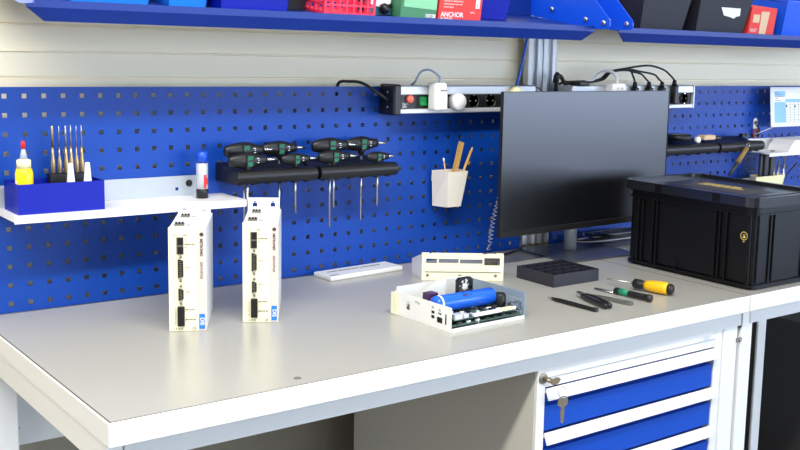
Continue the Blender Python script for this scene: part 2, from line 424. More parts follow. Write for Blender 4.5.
# ------------------------------------------------------------------ tilted shelves
def zs(y): return 1.463 + .14*(y+.22)
def shelf(x0, x1, label):
    t = thing('tilted_shelf', label, 'shelf', ((x0+x1)/2, -.1, 1.45))
    th = .0015
    b = MB()
    b.prism([(x0, -.219, zs(-.219)), (x0, .03, zs(.03)), (x0, .03, zs(.03)-.003), (x0, -.219, zs(-.219)-.003)], (x1-x0, 0, 0))
    b.prism([(x0, -.222, 1.4695), (x0, -.2195, 1.4695), (x0, -.2195, 1.456), (x0, -.222, 1.456)], (x1-x0, 0, 0))
    # lower slanting flange, mitred at both ends
    m = .034
    for ya, yb in ((-.222, -.2195),):
        top = [(x0, ya, 1.456), (x1, ya, 1.456)]; bot = [(x1-m, ya+.012, 1.432), (x0+m, ya+.012, 1.432)]
        b.prism(top+bot, (0, .0025, 0))
    b.prism([(x0, .027, zs(.03)), (x0, .03, zs(.03)), (x0, .03, zs(.03)+.06), (x0, .027, zs(.03)+.06)], (x1-x0, 0, 0))
    tr = part('tray', b, M['shelfblue'], t)
    for k, xx in enumerate((x0-.0035, x1+.0005)):
        b = MB(); b.prism([(xx, -.268, 1.462), (xx, -.274, 1.470), (xx, -.274, 1.482), (xx, -.268, 1.490), (xx, -.21, 1.545), (xx, -.12, 1.60), (xx, .03, 1.60), (xx, .03, 1.500), (xx, -.2, 1.462), (xx, -.255, 1.462)] , (.003, 0, 0))
        ep = part('end_plate', b, M['plateblue'] if k == 1 or x0 > 1 else M['glareblue'], t)
        for (yy, z_) in ((-.255, 1.478), (-.19, 1.487), (-.06, 1.515)):
            b = MB(); b.lathe([(0, .007), (.004, .007), (.006, .004), (.006, 0)], (xx-.0005 if k == 1 or True else xx, yy, z_), (-1, 0, 0), 12); part('bolt', b, M['steel'], ep)
    return t
shelf(-.017, 1.402, 'long tilted blue steel shelf above the near workbench')
shelf(1.492, 2.93, 'tilted blue steel shelf above the second workbench, holding black bins')

# bins and boxes on the shelves (built upright in local space, then leaned back with the shelf)
TILT = math.atan(.14)
def on_shelf(name, label, cat, x, y, group=None):
    return thing(name, label, cat, (x, y, zs(y)+.0008), group=group, eul=(TILT, 0, 0))
def bin_(x0, x1, y, label, m, d=.16, h=.10, flare=.008, group=None, rim=True, lab=False):
    w = x1-x0
    t = on_shelf('storage_bin', label, 'storage bin', (x0+x1)/2, y, group)
    b = MB(); f = flare; th = .002
    lo = [(-w/2+f, 0, 0), (w/2-f, 0, 0), (w/2-f, d-f, 0), (-w/2+f, d-f, 0)]
    def wall(p, q, P, Q, n):
        b.prism([p, q, Q, P], n)
    up = [(-w/2, -f, h), (w/2, -f, h), (w/2, d, h), (-w/2, d, h)]
    b.prism(lo, (0, 0, th))
    wall(lo[0], lo[1], up[0], up[1], (0, th, 0)); wall(lo[3], lo[2], up[3], up[2], (0, -th, 0))
    wall(lo[0], lo[3], up[0], up[3], (th, 0, 0)); wall(lo[1], lo[2], up[1], up[2], (-th, 0, 0))
    part('body', b, m, t, True)
    if rim:
        b = MB(); b.box((-w/2-.003, -f-.004, h-.006), (w/2+.003, -f-.0002, h)); b.box((-w/2-.003, d, h-.006), (w/2+.003, d+.004, h))
        b.box((-w/2-.0035, -f, h-.006), (-w/2-.0002, d, h)); b.box((w/2+.0002, -f, h-.006), (w/2+.0035, d, h)); part('rim', b, m, t, True)
    if lab:
        b = MB(); b.box((-w/2+.03, -f*.5-.0045, .025), (w/2-.03, -f*.5-.0035, .055), mx=None); part('label_card', b, M['paper'], t, True)
    return t
bin_(.07, .237, -.165, 'wide azure plastic bin, first from the left on the shelf top', M['azure'])
bin_(.262, .357, -.165, 'narrow azure plastic bin beside the royal blue bin', M['azure'])
bin_(.367, .523, -.19, 'royal blue plastic bin left of the red basket', M['boxblue'], flare=.002)
bin_(.533, .603, -.13, 'small black bin tucked between royal blue bin and red basket', M['black'], d=.1)
# red basket
t = on_shelf('plastic_basket', 'small red-pink openwork plastic basket on the upper shelf', 'basket', .675, -.19)
hs = []
for i in range(7):
    for k in range(4): hs.append((.006+i*.018, .019+i*.018, .006+k*.018, .019+k*.018))
b = MB(); b.plate(.132, .08, hs, .002, Matrix.Translation((-.066, 0, 0))); b.plate(.132, .08, hs, .002, Matrix.Translation((-.066, .098, 0)))
hs2 = [q for q in hs if q[1] < .1]
b.plate(.096, .08, hs2, .002, Matrix.Translation((-.064, .002, 0)) @ Matrix.Rotation(PI/2, 4, 'Z')); b.plate(.096, .08, hs2, .002, Matrix.Translation((.066, .002, 0)) @ Matrix.Rotation(PI/2, 4, 'Z'))
part('body', b, M['basket'], t, True)
b = MB(); b.box((-.063, .003, .0005), (.063, .096, .003)); part('bottom', b, M['basket'], t, True)
# teal folder + black clip
t = on_shelf('card_box', 'teal card box with a white flap, beside the red basket', 'box', .783, -.15)
b = MB(); b.box((-.035, 0, 0), (.028, .1, .06), .001); part('body', b, M['teal'], t, True)
b = MB(); b.prism([(-.034, -.0025, .025), (.020, -.0025, .012), (.027, -.0025, .0597), (-.034, -.0025, .0597)], (0, .002, 0)); part('flap', b, M['paper'], t, True)
b = MB(); b.lathe([(0, .006), (.004, .012), (.014, .012), (.02, .006), (.03, .005)], (0, 0, 0), (1, 0, .4), 14, Matrix.Translation((.776, -.163, zs(-.163)+.0135)))
single('rubber_grommet', b, M['black'], 'small black rubber piece in front of the teal card box', 'grommet', loc=(.776, -.163, zs(-.163)))
# green carton
t = on_shelf('carton', 'green carton with pale green top print and white code label', 'carton', .865, -.185)
b = MB(); b.box((-.052, 0, 0), (.05, .12, .09), .001); part('body', b, M['gcarton'], t, True)
b = MB(); b.prism([(-.045, -.0012, .026), (.048, -.0012, .021), (.048, -.0012, .0895), (-.045, -.0012, .0895)], (0, .001, 0)); part('print_panel', b, M['gpale'], t, True)
b = MB(); b.box((.018, -.0012, .003), (.046, -.0002, .011)); part('code_label', b, M['inkw'], t, True)
text('lettering', 'B1201', .009, M['ink'], t, FM((.0185, -.0016, .0038), (1, 0, 0), (0, -1, 0)))
# red carton
t = on_shelf('carton', 'red carton with white lettering, right of the green carton', 'carton', .985, -.185)
b = MB(); b.box((-.064, 0, 0), (.064, .12, .10), .001); part('body', b, M['carton'], t, True)
text('lettering', 'ANCHOR\n', .0155, M['inkw'], t, FM((-.058, -.0006, .008), (1, 0, 0), (0, -1, 0)), bold=.0003)
text('lettering', 'CE  8018 0031', .006, M['inkw'], t, FM((-.058, -.0006, .002), (1, 0, 0), (0, -1, 0)))
for k, (s_, z_) in enumerate((('Achtung: vor Gebrauch die', .043), ('Anleitung genau lesen und', .036), ('trocken lagern', .029), ('00721', .018))):
    text('lettering', s_, .0052, M['inkw'], t, FM((-.052 if k < 3 else .03, -.0006, z_), (1, 0, 0), (0, -1, 0)))
b = MB(); b.box((.044, -.0008, .030), (.056, -.0001, .055)); part('label_card', b, M['inkw'], t, True)
text('lettering', 'E', .010, M['carton'], t, FM((.047, -.0012, .035), (1, 0, 0), (0, -1, 0)))
bin_(1.07, 1.19, -.125, 'deep blue bin set back on the shelf, right of the red carton', M['boxblue'], d=.14)
# second shelf
bin_(1.60, 1.80, -.185, 'black conductive bin, leftmost on the second shelf', M['tray'], d=.2, h=.11, flare=.012)
bt = bin_(1.835, 2.075, -.185, 'wide black conductive bin with a torn white sticker on the second shelf', M['tray'], d=.2, h=.11, flare=.012)
b = MB(); b.prism([(.0, -.0065, .052), (.03, -.0062, .048), (.05, -.0058, .044), (.058, -.0062, .05), (.075, -.0062, .053), (.07, -.009, .075), (-.02, -.009, .075)], (0, -.0006, 0), mx=Matrix.Translation((0, -.0002, 0)))
part('sticker', b, M['paper'], bt, True)
t = on_shelf('carton', 'red carton with cream label and tan tape beside the bright blue bin', 'carton', 2.155, -.185)
b = MB(); b.box((-.063, 0, 0), (.063, .12, .082), .001); part('body', b, M['carton'], t, True)
b = MB(); b.prism([(-.012, -.0012, .003), (.02, -.0012, .0), (.026, -.0012, .070), (-.014, -.0012, .070)], (0, .001, 0)); part('tape', b, M['tan'], t, True)
text('lettering', 'RAST', .014, M['inkw'], t, FM((-.056, -.0006, .008), (1, 0, 0), (0, -1, 0)))
b = MB(); b.box((-.05, -.0006, .036), (-.018, -.0001, .060)); part('label_card', b, M['tan'], t, True)
bin_(2.25, 2.55, -.185, 'bright blue plastic bin at the right end of the photo', M['brightbin'], d=.2, h=.11)

# ------------------------------------------------------------------ small white shelf on the panel
t = thing('panel_shelf', 'small white steel shelf hooked on the blue panel, left', 'shelf', (.22, -.06, 1.06))
zsh = 1.0665
b = MB(); b.box((-.022, -.122, zsh-.0015), (.460, -.001, zsh)); b.box((-.022, -.122, zsh-.015), (.460, -.1205, zsh-.0015)); b.box((-.022, -.1205, zsh-.012), (-.0205, -.002, zsh-.0015)); b.box((.4585, -.1205, zsh-.012), (.46, -.002, zsh-.0015))
part('board', b, M['white'], t)
b = MB(); b.plate(.428, .044, [(.371, .378, .012, .019)], .0015, Matrix.Translation((-.022, -.0035, zsh+.0002))); part('back_plate', b, mat('shelf_shade_grey', (172, 180, 190), .4, noise=.01), t)  # back plate greyed: shadow of the shelf above put into its colour
hk = A(189, 183, Y=-.004)
b = MB(); b.lathe([(0, .0075), (.0015, .0075), (.002, .006), (.002, 0)], (hk.x, -.0036, hk.z), (0, -1, 0)); part('hook_plug', b, M['black'], t)
b = MB(); b.box((.0, -.02, zsh-.024), (.006, -.003, zsh-.0125)); part('hook', b, M['white'], t)

# blue open box
bx0, bx1, by0, by1 = -.012, .154, -.112, -.022
t = thing('parts_box', 'open blue plastic box on the small white shelf', 'box', ((bx0+bx1)/2, -.067, zsh))
b = MB(); z0 = zsh+.0003; h = .058; w = .002
b.box((bx0, by0, z0), (bx1, by1, z0+w)); b.box((bx0, by0, z0+w), (bx1, by0+w, z0+h)); b.box((bx0, by1-w, z0+w), (bx1, by1, z0+h))
b.box((bx0, by0+w, z0+w), (bx0+w, by1-w, z0+h)); b.box((bx1-w, by0+w, z0+w), (bx1, by1-w, z0+h)); part('body', b, M['boxblue'], t)
# glue bottle
gx, gy, gz = .009, -.084, z0+w+.0003
t = thing('glue_bottle', 'small yellow glue bottle with red tip in the blue box', 'bottle', (gx, gy, gz))
b = MB(); b.lathe([(0, .015), (.002, .0165), (.062, .0165), (.074, .0165), (.082, .0145), (.084, .0125)], (gx, gy, gz), (0, 0, 1), 20); part('body', b, M['glue'], t)
b = MB(); b.lathe([(.0842, .0132), (.100, .0132), (.102, .008)], (gx, gy, gz), (0, 0, 1), 20); part('collar', b, M['cap_cream'], t)
b = MB(); b.lathe([(.1022, .0075), (.122, .0035)], (gx, gy, gz), (0, 0, 1), 16); part('nozzle', b, M['clear'], t)
b = MB(); b.lathe([(.1222, .0048), (.134, .004), (.137, .0025), (.137, 0)], (gx, gy, gz), (0, 0, 1), 16); part('tip_cap', b, M['red'], t)
b = MB(); b.prism([(gx-.0173, gy-.004, gz+.045), (gx-.0155, gy-.0085, gz+.045), (gx-.0155, gy-.0085, gz+.06), (gx-.0173, gy-.004, gz+.06)], (-.0004, -.0004, 0)); part('label_card', b, M['paper'], t)
# punch holder and punches
hx0, hx1 = .068, .144
t = thing('punch_stand', 'black block inside the blue box holding a row of pin punches', 'tool holder', ((hx0+hx1)/2, -.04, z0+w))
b = MB(); b.box((hx0, -.052, z0+w+.0003), (hx1, -.028, z0+.068), .001); part('body', b, M['black'], t)
for k, (px, rr, dx) in enumerate(((.0775, .0026, 'thickest dark tipped'), (.0905, .0011, 'thin'), (.1035, .0021, 'stout bronze'), (.1135, .0015, 'medium'), (.1245, .0011, 'thin short-cone'), (.135, .0014, 'rightmost'))):
    base = z0+.0683
    order = ('leftmost, dark thick tip', 'second from the left, needle thin', 'third from the left, stout', 'fourth from the left', 'fifth from the left, needle thin', 'rightmost')[k]
    t = thing('pin_punch', 'brass coloured pin punch in the black stand, '+order, 'punch', (px, -.04, base), group='pin punches in the blue box')
    b = MB(); b.lathe([(0, .0042), (.0015, .0046), (.022, .0046), (.026, .0040), (.036, .003 if k not in (1, 4) else .0016), (.052, .0026 if k not in (1, 4) else rr)], (px, -.04, base), (0, 0, 1), 12); part('body', b, M['brass'], t)
    b = MB(); b.lathe([(.0522, rr), (.094, rr*.95), (.095, rr*.6)], (px, -.04, base), (0, 0, 1), 10); part('pin', b, M['steel'] if k else M['brass'], t)
# white nozzles
for k, px in enumerate((.094, .127)):
    b = MB(); b.lathe([(0, .0105), (.03, .0095), (.045, .0085), (.0905, .0045), (.0915, .003)], (px, -.095, z0+w+.0003), (0, 0, 1), 18)
    single('plastic_nozzle', b, M['white'], 'white tapered plastic nozzle, '+('left' if k == 0 else 'right')+' of the pair at the front of the blue box', 'nozzle', 'white nozzles in the blue box', (px, -.095, z0+w))
# canister
mx_, my_ = .388, -.055
t = thing('marker_canister', 'upright marker with blue cap, silver body and black foot on the white shelf', 'marker', (mx_, my_, zsh))
mz = zsh+.0003
b = MB(); b.lathe([(0, .0128), (.019, .0128), (.020, .012)], (mx_, my_, mz), (0, 0, 1), 20); part('foot', b, M['black'], t)
b = MB(); b.lathe([(.0202, .0125), (.076, .0125), (.0765, .011)], (mx_, my_, mz), (0, 0, 1), 20); part('body', b, M['alu'], t)
b = MB(); b.lathe([(.0767, .0125), (.100, .0120), (.101, .010), (.101, 0)], (mx_, my_, mz), (0, 0, 1), 20); part('cap', b, mat('blue_cap', (20, 80, 200), .4, noise=.02), t)
b = MB()
for a0 in range(-2, 3):
    a = math.radians(-80+a0*9); a2 = math.radians(-80+(a0+1)*9); r = .0127
    hh = (.022, .052) if a0 < 1 else (.030, .044)
    b.prism([(mx_+r*math.cos(a), my_+r*math.sin(a), mz+hh[0]), (mx_+r*math.cos(a2), my_+r*math.sin(a2), mz+hh[0]), (mx_+r*math.cos(a2), my_+r*math.sin(a2), mz+hh[1]), (mx_+r*math.cos(a), my_+r*math.sin(a), mz+hh[1])], (.0003*math.cos(a), .0003*math.sin(a), 0))
part('printed_patch', b, M['red'], t)

# ------------------------------------------------------------------ tool rails
def rail(x0, x1, zc, label):
    t = thing('tool_rail', label, 'tool holder', ((x0+x1)/2, -.05, zc-.012), group='black tool rails')
    b = MB()
    yf = -.112; n = 8
    prof = [(x0, -.0015, zc+.022), (x0, -.02, zc+.022), (x0, -.05, zc+.010)]
    prof += [(x0, yf+.015-.015*math.sin(a)*1, zc-.002+.0155*math.cos(a)) for a in [PI*k/n for k in range(n+1)]]
    prof += [(x0, -.0015, zc-.0175)]
    b.prism(prof, (x1-x0, 0, 0)); part('body', b, M['black'], t)
    n = 6
    for k in range(n):
        xx = x0+(x1-x0)*(k+.5)/n
        b = MB(); b.box((xx-.006, yf+.012, zc-.0205), (xx+.006, yf+.03, zc-.0178)); part('slot', b, M['socket'], t)
    return t
rail(.445, .645, 1.114, 'black plastic tool rail on the near panel, left of the pair')
rail(.655, .868, 1.114, 'black plastic tool rail on the near panel, right of the pair')
rail(1.79, 2.085, 1.119, 'black plastic rail on the far panel, carrying the tape roll')
rail(2.095, 2.318, 1.119, 'black plastic rail on the far panel, end of the row by the brush')

def t_driver(x, y, z, s, zlow, label):
    t = thing('t_handle_driver', label, 'screwdriver', (x, y, z), group='t-handle hex drivers hung in the black rails')
    b = MB()
    # waisted handle grown as lathe along x, flattened in y
    pr = [(-.046, 0), (-.046, .004), (-.044, .008), (-.034, .0105), (-.018, .013), (0, .0145), (.014, .013), (.028, .0095), (.038, .0085), (.046, .0065), (.047, 0)]
    pr = [(a*s, r_*s*1.3) for a, r_ in pr]
    b.lathe(pr, (0, 0, 0), (1, 0, 0), 14, Matrix.Diagonal((1, .66, 1, 1)))
    b.lathe([(0, .011*s), (.010*s, .008*s), (.016*s, .006*s)], (0, 0, -.010*s), (0, 0, -1), 12)
    part('handle', b, M['black'], t, True)
    b = MB(); b.box((-.008*s, -.0140*s, -.0135*s), (.008*s, -.0095*s, .0135*s), .001*s); p = part('label_badge', b, M['black'], t, True)
    for zz_ in (-.0112, .0022):
        b = MB()
        for k in (-1, 0, 1):
            b.prism([(k*.0042*s-.0017*s, -.0143*s, zz_*s), (k*.0042*s+.0008*s, -.0143*s, zz_*s), (k*.0042*s+.0022*s, -.0143*s, (zz_+.0085)*s), (k*.0042*s-.0003*s, -.0143*s, (zz_+.0085)*s)], (0, .0002*s, 0))
        b.box((-.0055*s, -.0143*s, (zz_+.0032)*s), (.006*s, -.0141*s, (zz_+.005)*s))
        part('badge_print', b, M['green'], p, True)
    b = MB(); b.box((.016*s, -.0095*s, -.005*s), (.024*s, -.0085*s, -.0035*s)); b.box((.016*s, -.0095*s, 0), (.024*s, -.0085*s, .0015*s)); b.box((.016*s, -.0095*s, .004*s), (.024*s, -.0085*s, .0055*s)); part('handle_print', b, M['inkw'], t, True)
    b = MB(); b.cyl((.0465*s, 0, 0), (.072*s, 0, 0), .0040*s, seg=6); part('short_blade', b, M['steel'], t, True)
    b = MB(); b.cyl((0, 0, -.026*s), (0, 0, zlow-z), .0027, seg=8); part('long_blade', b, M['steel'], t, True)
    return t
T = [(.488, -.054, 1.166, 1.04, .93, 'upper rear, left on first rail'), (.477, -.093, 1.148, 1.0, .94, 'lower front, leftmost'),
     (.588, -.032, 1.165, .97, .95, 'upper rear, right on first rail'), (.596, -.093, 1.146, .78, 1.022, 'lower front, right on first rail'),
     (.710, -.054, 1.169, 1.06, .975, 'upper rear, left on second rail'), (.697, -.093, 1.147, .9, 1.026, 'lower front, left on second rail'),
     (.812, -.032, 1.168, 1.0, .98, 'upper rear, right on second rail'), (.819, -.093, 1.142, .68, 1.024, 'lower front, smallest, rightmost')]
for x, y, z_, s, zl, lb in T: t_driver(x, y, z_, s, zl, 'black t-handle hex driver with green badge, '+lb)

# ------------------------------------------------------------------ pencil cup
t = thing('pencil_cup', 'cream plastic pencil cup hung on the blue panel under the power strip', 'cup', (1.08, -.04, .997))
def cupmesh(b, T0, B0, zt, zb, th):
    n = len(T0)
    for i in range(n):
        a, c = T0[i], T0[(i+1) % n]; d, e = B0[i], B0[(i+1) % n]
        cen = Vector((sum(p[0] for p in T0)/n, sum(p[1] for p in T0)/n, 0))
        nrm = Vector((c[1]-a[1], a[0]-c[0], 0)).normalized()
        mid = Vector(((a[0]+c[0])/2, (a[1]+c[1])/2, 0))
        if (cen-mid).dot(nrm) < 0: nrm = -nrm
        b.prism([(a[0], a[1], zt), (c[0], c[1], zt), (e[0], e[1], zb), (d[0], d[1], zb)], nrm*th)
    b.prism([(p[0], p[1], zb) for p in B0], (0, 0, th))
top = [(1.042, -.012), (1.051, -.070), (1.116, -.070), (1.128, -.012)]
bot = [(1.046, -.012), (1.060, -.058), (1.104, -.058), (1.116, -.012)]
b = MB(); cupmesh(b, top, bot, 1.090, .997, .002); part('body', b, mat('cream_cup', (246, 238, 222), .4, noise=.01), t)
b = MB(); b.box((1.05, -.0118, 1.06), (1.12, -.0005, 1.075)); part('hanger', b, M['cap_cream'], t)
def stick(name, label, cat, p0, p1, r, m, parts=(), seg=8):
    p0 = Vector(p0); p1 = Vector(p1); L = (p1-p0).length; ax = (p1-p0).normalized()
    t = thing(name, label, cat, p0)
    prev = 0
    for nm, f, r_, r2, mm in ((name.split('_')[-1]+'_body', 1-sum(q[1] for q in parts), r, r, m),)+tuple((q[0], q[1], q[2], q[3], q[4]) for q in parts):
        b = MB(); b.cyl(p0+ax*(L*prev+.0001), p0+ax*(L*(prev+f)), r_, r2, seg); part(nm, b, mm, t); prev += f
    return t
stick('pencil', 'light wooden pencil leaning right in the cream cup', 'pencil', (1.082, -.045, 1.003), A(472.5, 147, Y=-.045), .0036, M['wood'], (('point', .05, .0036, .0008, M['tan']),))
stick('ballpoint_pen', 'blue pen leaning right, lowest in the cream cup', 'pen', (1.085, -.03, 1.003), A(470, 161, Y=-.03), .0036, M['shelfblue'], (('tip', .1, .0034, .001, M['wood']),))
stick('cotton_swab', 'thin swab stick with white tip leaning left in the cream cup', 'swab', (1.074, -.05, 1.003), A(443.5, 158, Y=-.045), .0016, M['tan'], (('cotton_tip', .07, .003, .0022, M['paper']),))
t = thing('folding_rule', 'yellow wooden rule standing tallest in the cream cup', 'ruler', (1.082, -.035, 1.003))
pt = A(461.5, 142, Y=-.035)
d = (pt-Vector((1.078, -.035, 1.003))).normalized(); mxr = FM((1.078, -.035, 1.003), d.cross(Vector((0, 1, 0))), (0, -1, 0))
sx = Vector((0, 1, 0)).cross(d)
b = MB(); L = (pt-Vector((1.078, -.035, 1.003))).length
mr = Matrix(((-sx.x if sx.x < 0 else sx.x, 0, d.x, 1.078), (0, 1, 0, -.035), (sx.z if sx.x > 0 else -sx.z, 0, d.z, 1.003), (0, 0, 0, 1)))
b.box((-.008, -.002, 0), (.008, .002, L), mx=mr); part('rule_body', b, M['wood'], t)
b = MB()
for k in range(34): b.box((-.008, -.0023, .03+k*.0045), (-.008+(.006 if k % 5 else .010), -.0021, .0306+k*.0045), mx=mr)
part('scale_marks', b, M['ink'], t)

# ------------------------------------------------------------------ power strips
def strip(x0, x1, label):
    t = thing('power_strip', label, 'power strip', ((x0+x1)/2, -.03, 1.243))
    b = MB(); b.box((x0, -.060, 1.287), (x1, -.0015, 1.3085), .002); b.box((x0, -.060, 1.2405), (x1, -.0015, 1.252), .002); b.box((x0, -.03, 1.2525), (x1, -.0015, 1.2865)); part('housing', b, M['alu'], t)
    b = MB(); b.box((x0+.001, -.052, 1.2525), (x1-.001, -.0305, 1.2868)); part('socket_panel', b, M['black'], t)
    return t
def sock(t, x, z=1.2695):
    b = MB(); b.lathe([(0, .0195), (.003, .0195), (.003, .0170), (-.0, .0165), (-.0, 0)], (x, -.0522, z), (0, -1, 0), 24, None); s_ = part('socket', b, M['socket'], t)
    for dx in (-.0095, .0095):
        b = MB(); b.cyl((x+dx, -.0524, z), (x+dx, -.0528, z), .0024, seg=10); part('contact', b, M['conn'], s_)
    b = MB(); b.box((x-.002, -.0556, z+.0135), (x+.002, -.0526, z+.0165)); b.box((x-.002, -.0556, z-.0165), (x+.002, -.0526, z-.0135)); part('earth_clip', b, M['steel'], s_)
p1 = strip(.905, 1.352, 'long aluminium power strip on the near panel, with green switch and white plugs')
b = MB(); b.box((.882, -.068, 1.237), (.9045, -.0015, 1.3125), .004); ec = part('end_cap', b, M['black'], p1)
for z_ in (1.293, 1.256):
    b = MB(); b.cyl((.8815, -.04, z_), (.8805, -.04, z_), .003, seg=10); part('screw', b, M['steel'], ec)
fx = A(410, 99, Y=-.055).x
b = MB(); b.lathe([(0, .0105), (.006, .0100), (.008, .008), (.008, 0)], (fx, -.0522, 1.276), (0, -1, 0)); part('fuse_button', b, mat('coral_button', (225, 105, 85), .4, noise=.02), p1)
text('lettering', 'Typ 11\n230V', .007, M['inkw'], p1, FM((.916, -.0523, 1.262), (1, 0, 0), (0, -1, 0)), local=False)
sx0 = A(423, 99, Y=-.055).x
b = MB(); b.box((sx0-.016, -.0545, 1.2555), (sx0+.014, -.0522, 1.284), .001); part('switch_frame', b, M['socket'], p1)
b = MB(); b.prism([(sx0-.010, -.0546, 1.2585), (sx0+.010, -.0546, 1.2585), (sx0+.010, -.061, 1.2605), (sx0-.010, -.061, 1.2605)], (0, 0, .0001));
b.prism([(sx0-.010, -.0546, 1.2585), (sx0-.010, -.060, 1.2595), (sx0-.010, -.0560, 1.271), (sx0-.010, -.0575, 1.281), (sx0-.010, -.0546, 1.2815)], (.020, 0, 0)); part('rocker_switch', b, M['rocker'], p1)
for px in (473, 490): sock(p1, A(px, 103, Y=-.052).x)
sock(p1, A(508, 103, Y=-.052).x)
# white timer / adapter plug
ax_ = A(440.5, 97, Y=-.09).x
t = thing('plug_adapter', 'white rectangular plug-in adapter with label and cable, on the near power strip', 'plug', (ax_, -.06, 1.27))
b = MB(); b.box((ax_-.019, -.094, 1.249), (ax_+.019, -.0612, 1.318), .006, seg=2); part('body', b, M['white'], t)
b = MB(); b.box((ax_-.001, -.097, 1.252), (ax_+.017, -.0942, 1.292), .001); part('front_plug', b, M['white'], t)
b = MB()
for k in range(5): b.box((ax_-.003+k*.004, -.0946, 1.2965), (ax_-.0005+k*.004, -.0942, 1.3005 if k % 2 else 1.3015))
part('printed_code', b, M['ink'], t)
b = MB(); b.lathe([(0, .0215), (.020, .0212), (.025, .019), (.026, .0)], (A(459, 102, Y=-.075).x, -.0565, 1.2695), (0, -1, 0), 28)
single('round_timer', b, M['white'], 'round white plug-in cover on the power strip, right of the adapter', 'plug', loc=(A(459, 102, Y=-.075).x, -.0565, 1.2695))
b = MB(); b.lathe([(0, .017), (.02, .0165), (.03, .010), (.03, 0)], (A(513, 95, Y=-.06).x, -.0565, 1.2845), (0, -1, .5), 22)
single('plug', b, M['cap_cream'], 'cream round plug just above the top left corner of the monitor', 'plug', loc=(A(513, 95, Y=-.06).x, -.0565, 1.28))
b = MB(); b.tube([(ax_+.004, -.08, 1.3185), (ax_+.003, -.079, 1.333), A(430, 70, Y=-.07), A(421, 72, Y=-.05), A(415, 82, Y=-.03), (A(413, 88, Y=-.0).x, .02, 1.29), (A(413, 88, Y=-.0).x, .03, 1.18)], .0028)
single('white_cable', b, M['clear'], 'short white cable looping from the adapter back behind the panel', 'cable')
b = MB(); b.tube([(A(338, 87, Y=.03).x, .035, 1.25), A(338, 84, Y=.025), A(350, 81.5, Y=-.005), A(362, 83, Y=-.03), A(375, 91, Y=-.045), (.8812, -.045, 1.272)], .0038)
single('black_cable', b, M['black'], 'thick black cable arching over the panel edge into the power strip end', 'cable')
b = MB(); b.tube([A(528.5, 30, Y=-.012), A(526, 44, Y=-.012), A(521, 68, Y=-.012), A(516.5, 86, Y=-.012), A(515, 92, Y=-.0), ( 1.325, .025, 1.25), (1.325, .04, 1.1)], .0042)
single('blue_cable', b, M['bluecable'], 'straight blue cable dropping from shelf beside the aluminium post', 'cable')
p2 = strip(1.487, 2.008, 'aluminium power strip behind the monitor with four black cables plugged in')
b = MB(); b.box((2.0085, -.061, 1.2395), (2.0125, -.0015, 1.3095)); part('end_cap', b, M['alu'], p2)
xs2 = [A(p_, 100, Y=-.052).x for p_ in (613, 634, 647, 659, 682)]
sock(p2, xs2[4]+.008)
t = thing('plug', 'white plug with white cable on the strip above the monitor', 'plug', (xs2[0], -.055, 1.27))
X0 = A(616, 87, Y=-.08).x
b = MB(); b.box((X0-.027, -.095, 1.252), (X0+.027, -.0605, 1.3165), .005, seg=2); part('body', b, M['white'], t)
b = MB()
for k in range(2): b.lathe([(0, .006), (.0006, .006), (.0006, .004), (.0003, .004)], (X0-.008+k*.017, -.0952, 1.300), (0, -1, 0), 12)
part('embossing', b, M['grey'], t)
b = MB(); b.tube([(X0+.004, -.078, 1.317), (X0+.002, -.078, 1.335), A(611, 71.5, Y=-.07), A(601, 72.5, Y=-.05), A(592, 80, Y=-.035), (1.53, -.03, 1.312)], .0042)
single('white_cable', b, M['white'], 'white cable arching from the white plug above the monitor', 'cable')
ends = [(633, 84, 630, 75, 625, 70), (647, 84, 641, 74, 632, 71.5), (660, 84, 654, 74.5, 640, 71.5), (672.5, 82, 663, 69.5, 648, 65.5)]
for k, (xa, ya, xb, yb, xc, yc) in enumerate(ends):
    e = A(xa, ya, Y=-.062)
    t = thing('plug', 'black angled plug, %s of the four black plugs above the monitor' % ('leftmost', 'second from the left', 'third from the left', 'rightmost')[k], 'plug', (e.x, -.055, 1.27), group='black plugs above the monitor')
    zt = e.z+.002
    b = MB(); b.box((e.x-.009, -.082, 1.254), (e.x+.009, -.0605, zt-.012), .003); part('body', b, M['black'], t)
    b = MB(); b.lathe([(0, .008), (.016, .0055)], (e.x, -.070, zt-.012), (0, 0, 1), 12); part('strain_relief', b, M['black'], t)
    b = MB(); pts = [(e.x, -.070, zt+.003), A(xb+(xa-xb)*.75, ya-(ya-yb)*.55, Y=-.068), A(xb, yb, Y=-.062), A(xc, yc, Y=-.055), A(630-k*1.5, 69.5 if k < 3 else 68.5, Y=-.05+.003*k), A(612-k, 72, Y=-.045+.004*k), A(602-k*1.5, 80, Y=-.04+.004*k), (1.53, -.035+.006*k, 1.312+.002*k), (1.50+.004*k, .02, 1.30), (1.50, .03, 1.15)]
    if k == 0: pts = [(e.x, -.070, zt+.003), A(633, 76, Y=-.066), A(629, 70.5, Y=-.06)]+pts[5:]
    b.tube(pts, .0030)
    single('black_cable', b, M['black'], 'black cable curving up from the %s black plug above the monitor' % ('leftmost', 'second', 'third', 'rightmost')[k], 'cable', 'black cables above the monitor')
b = MB(); b.tube([A(556, 90, Y=-.03), A(557, 80, Y=-.03), A(560, 76, Y=-.02), A(564, 82, Y=-.02), A(569, 92, Y=-.03)], .006)
b.lathe([(0, .007), (.02, .009), (.03, .006)], A(555, 83, Y=-.03), (.3, 0, 1), 12)
single('black_cable', b, M['black'], 'black connector and cable knot beside the aluminium post', 'cable')
b = MB(); b.box((1.5, -.075, 1.309), (1.545, -.03, 1.322), .004)
single('cable_clamp', b, M['black'], 'flat black clamp lying on the strip left of the white plug', 'clamp', loc=(1.52, -.05, 1.309))
b = MB(); b.tube([A(512, 86, Y=-.03), A(525, 85.5, Y=-.045), A(538, 88, Y=-.045), A(546, 96, Y=-.05)], .0018)
single('black_cable', b, M['black'], 'thin black wire lying over the end of the near power strip', 'cable')

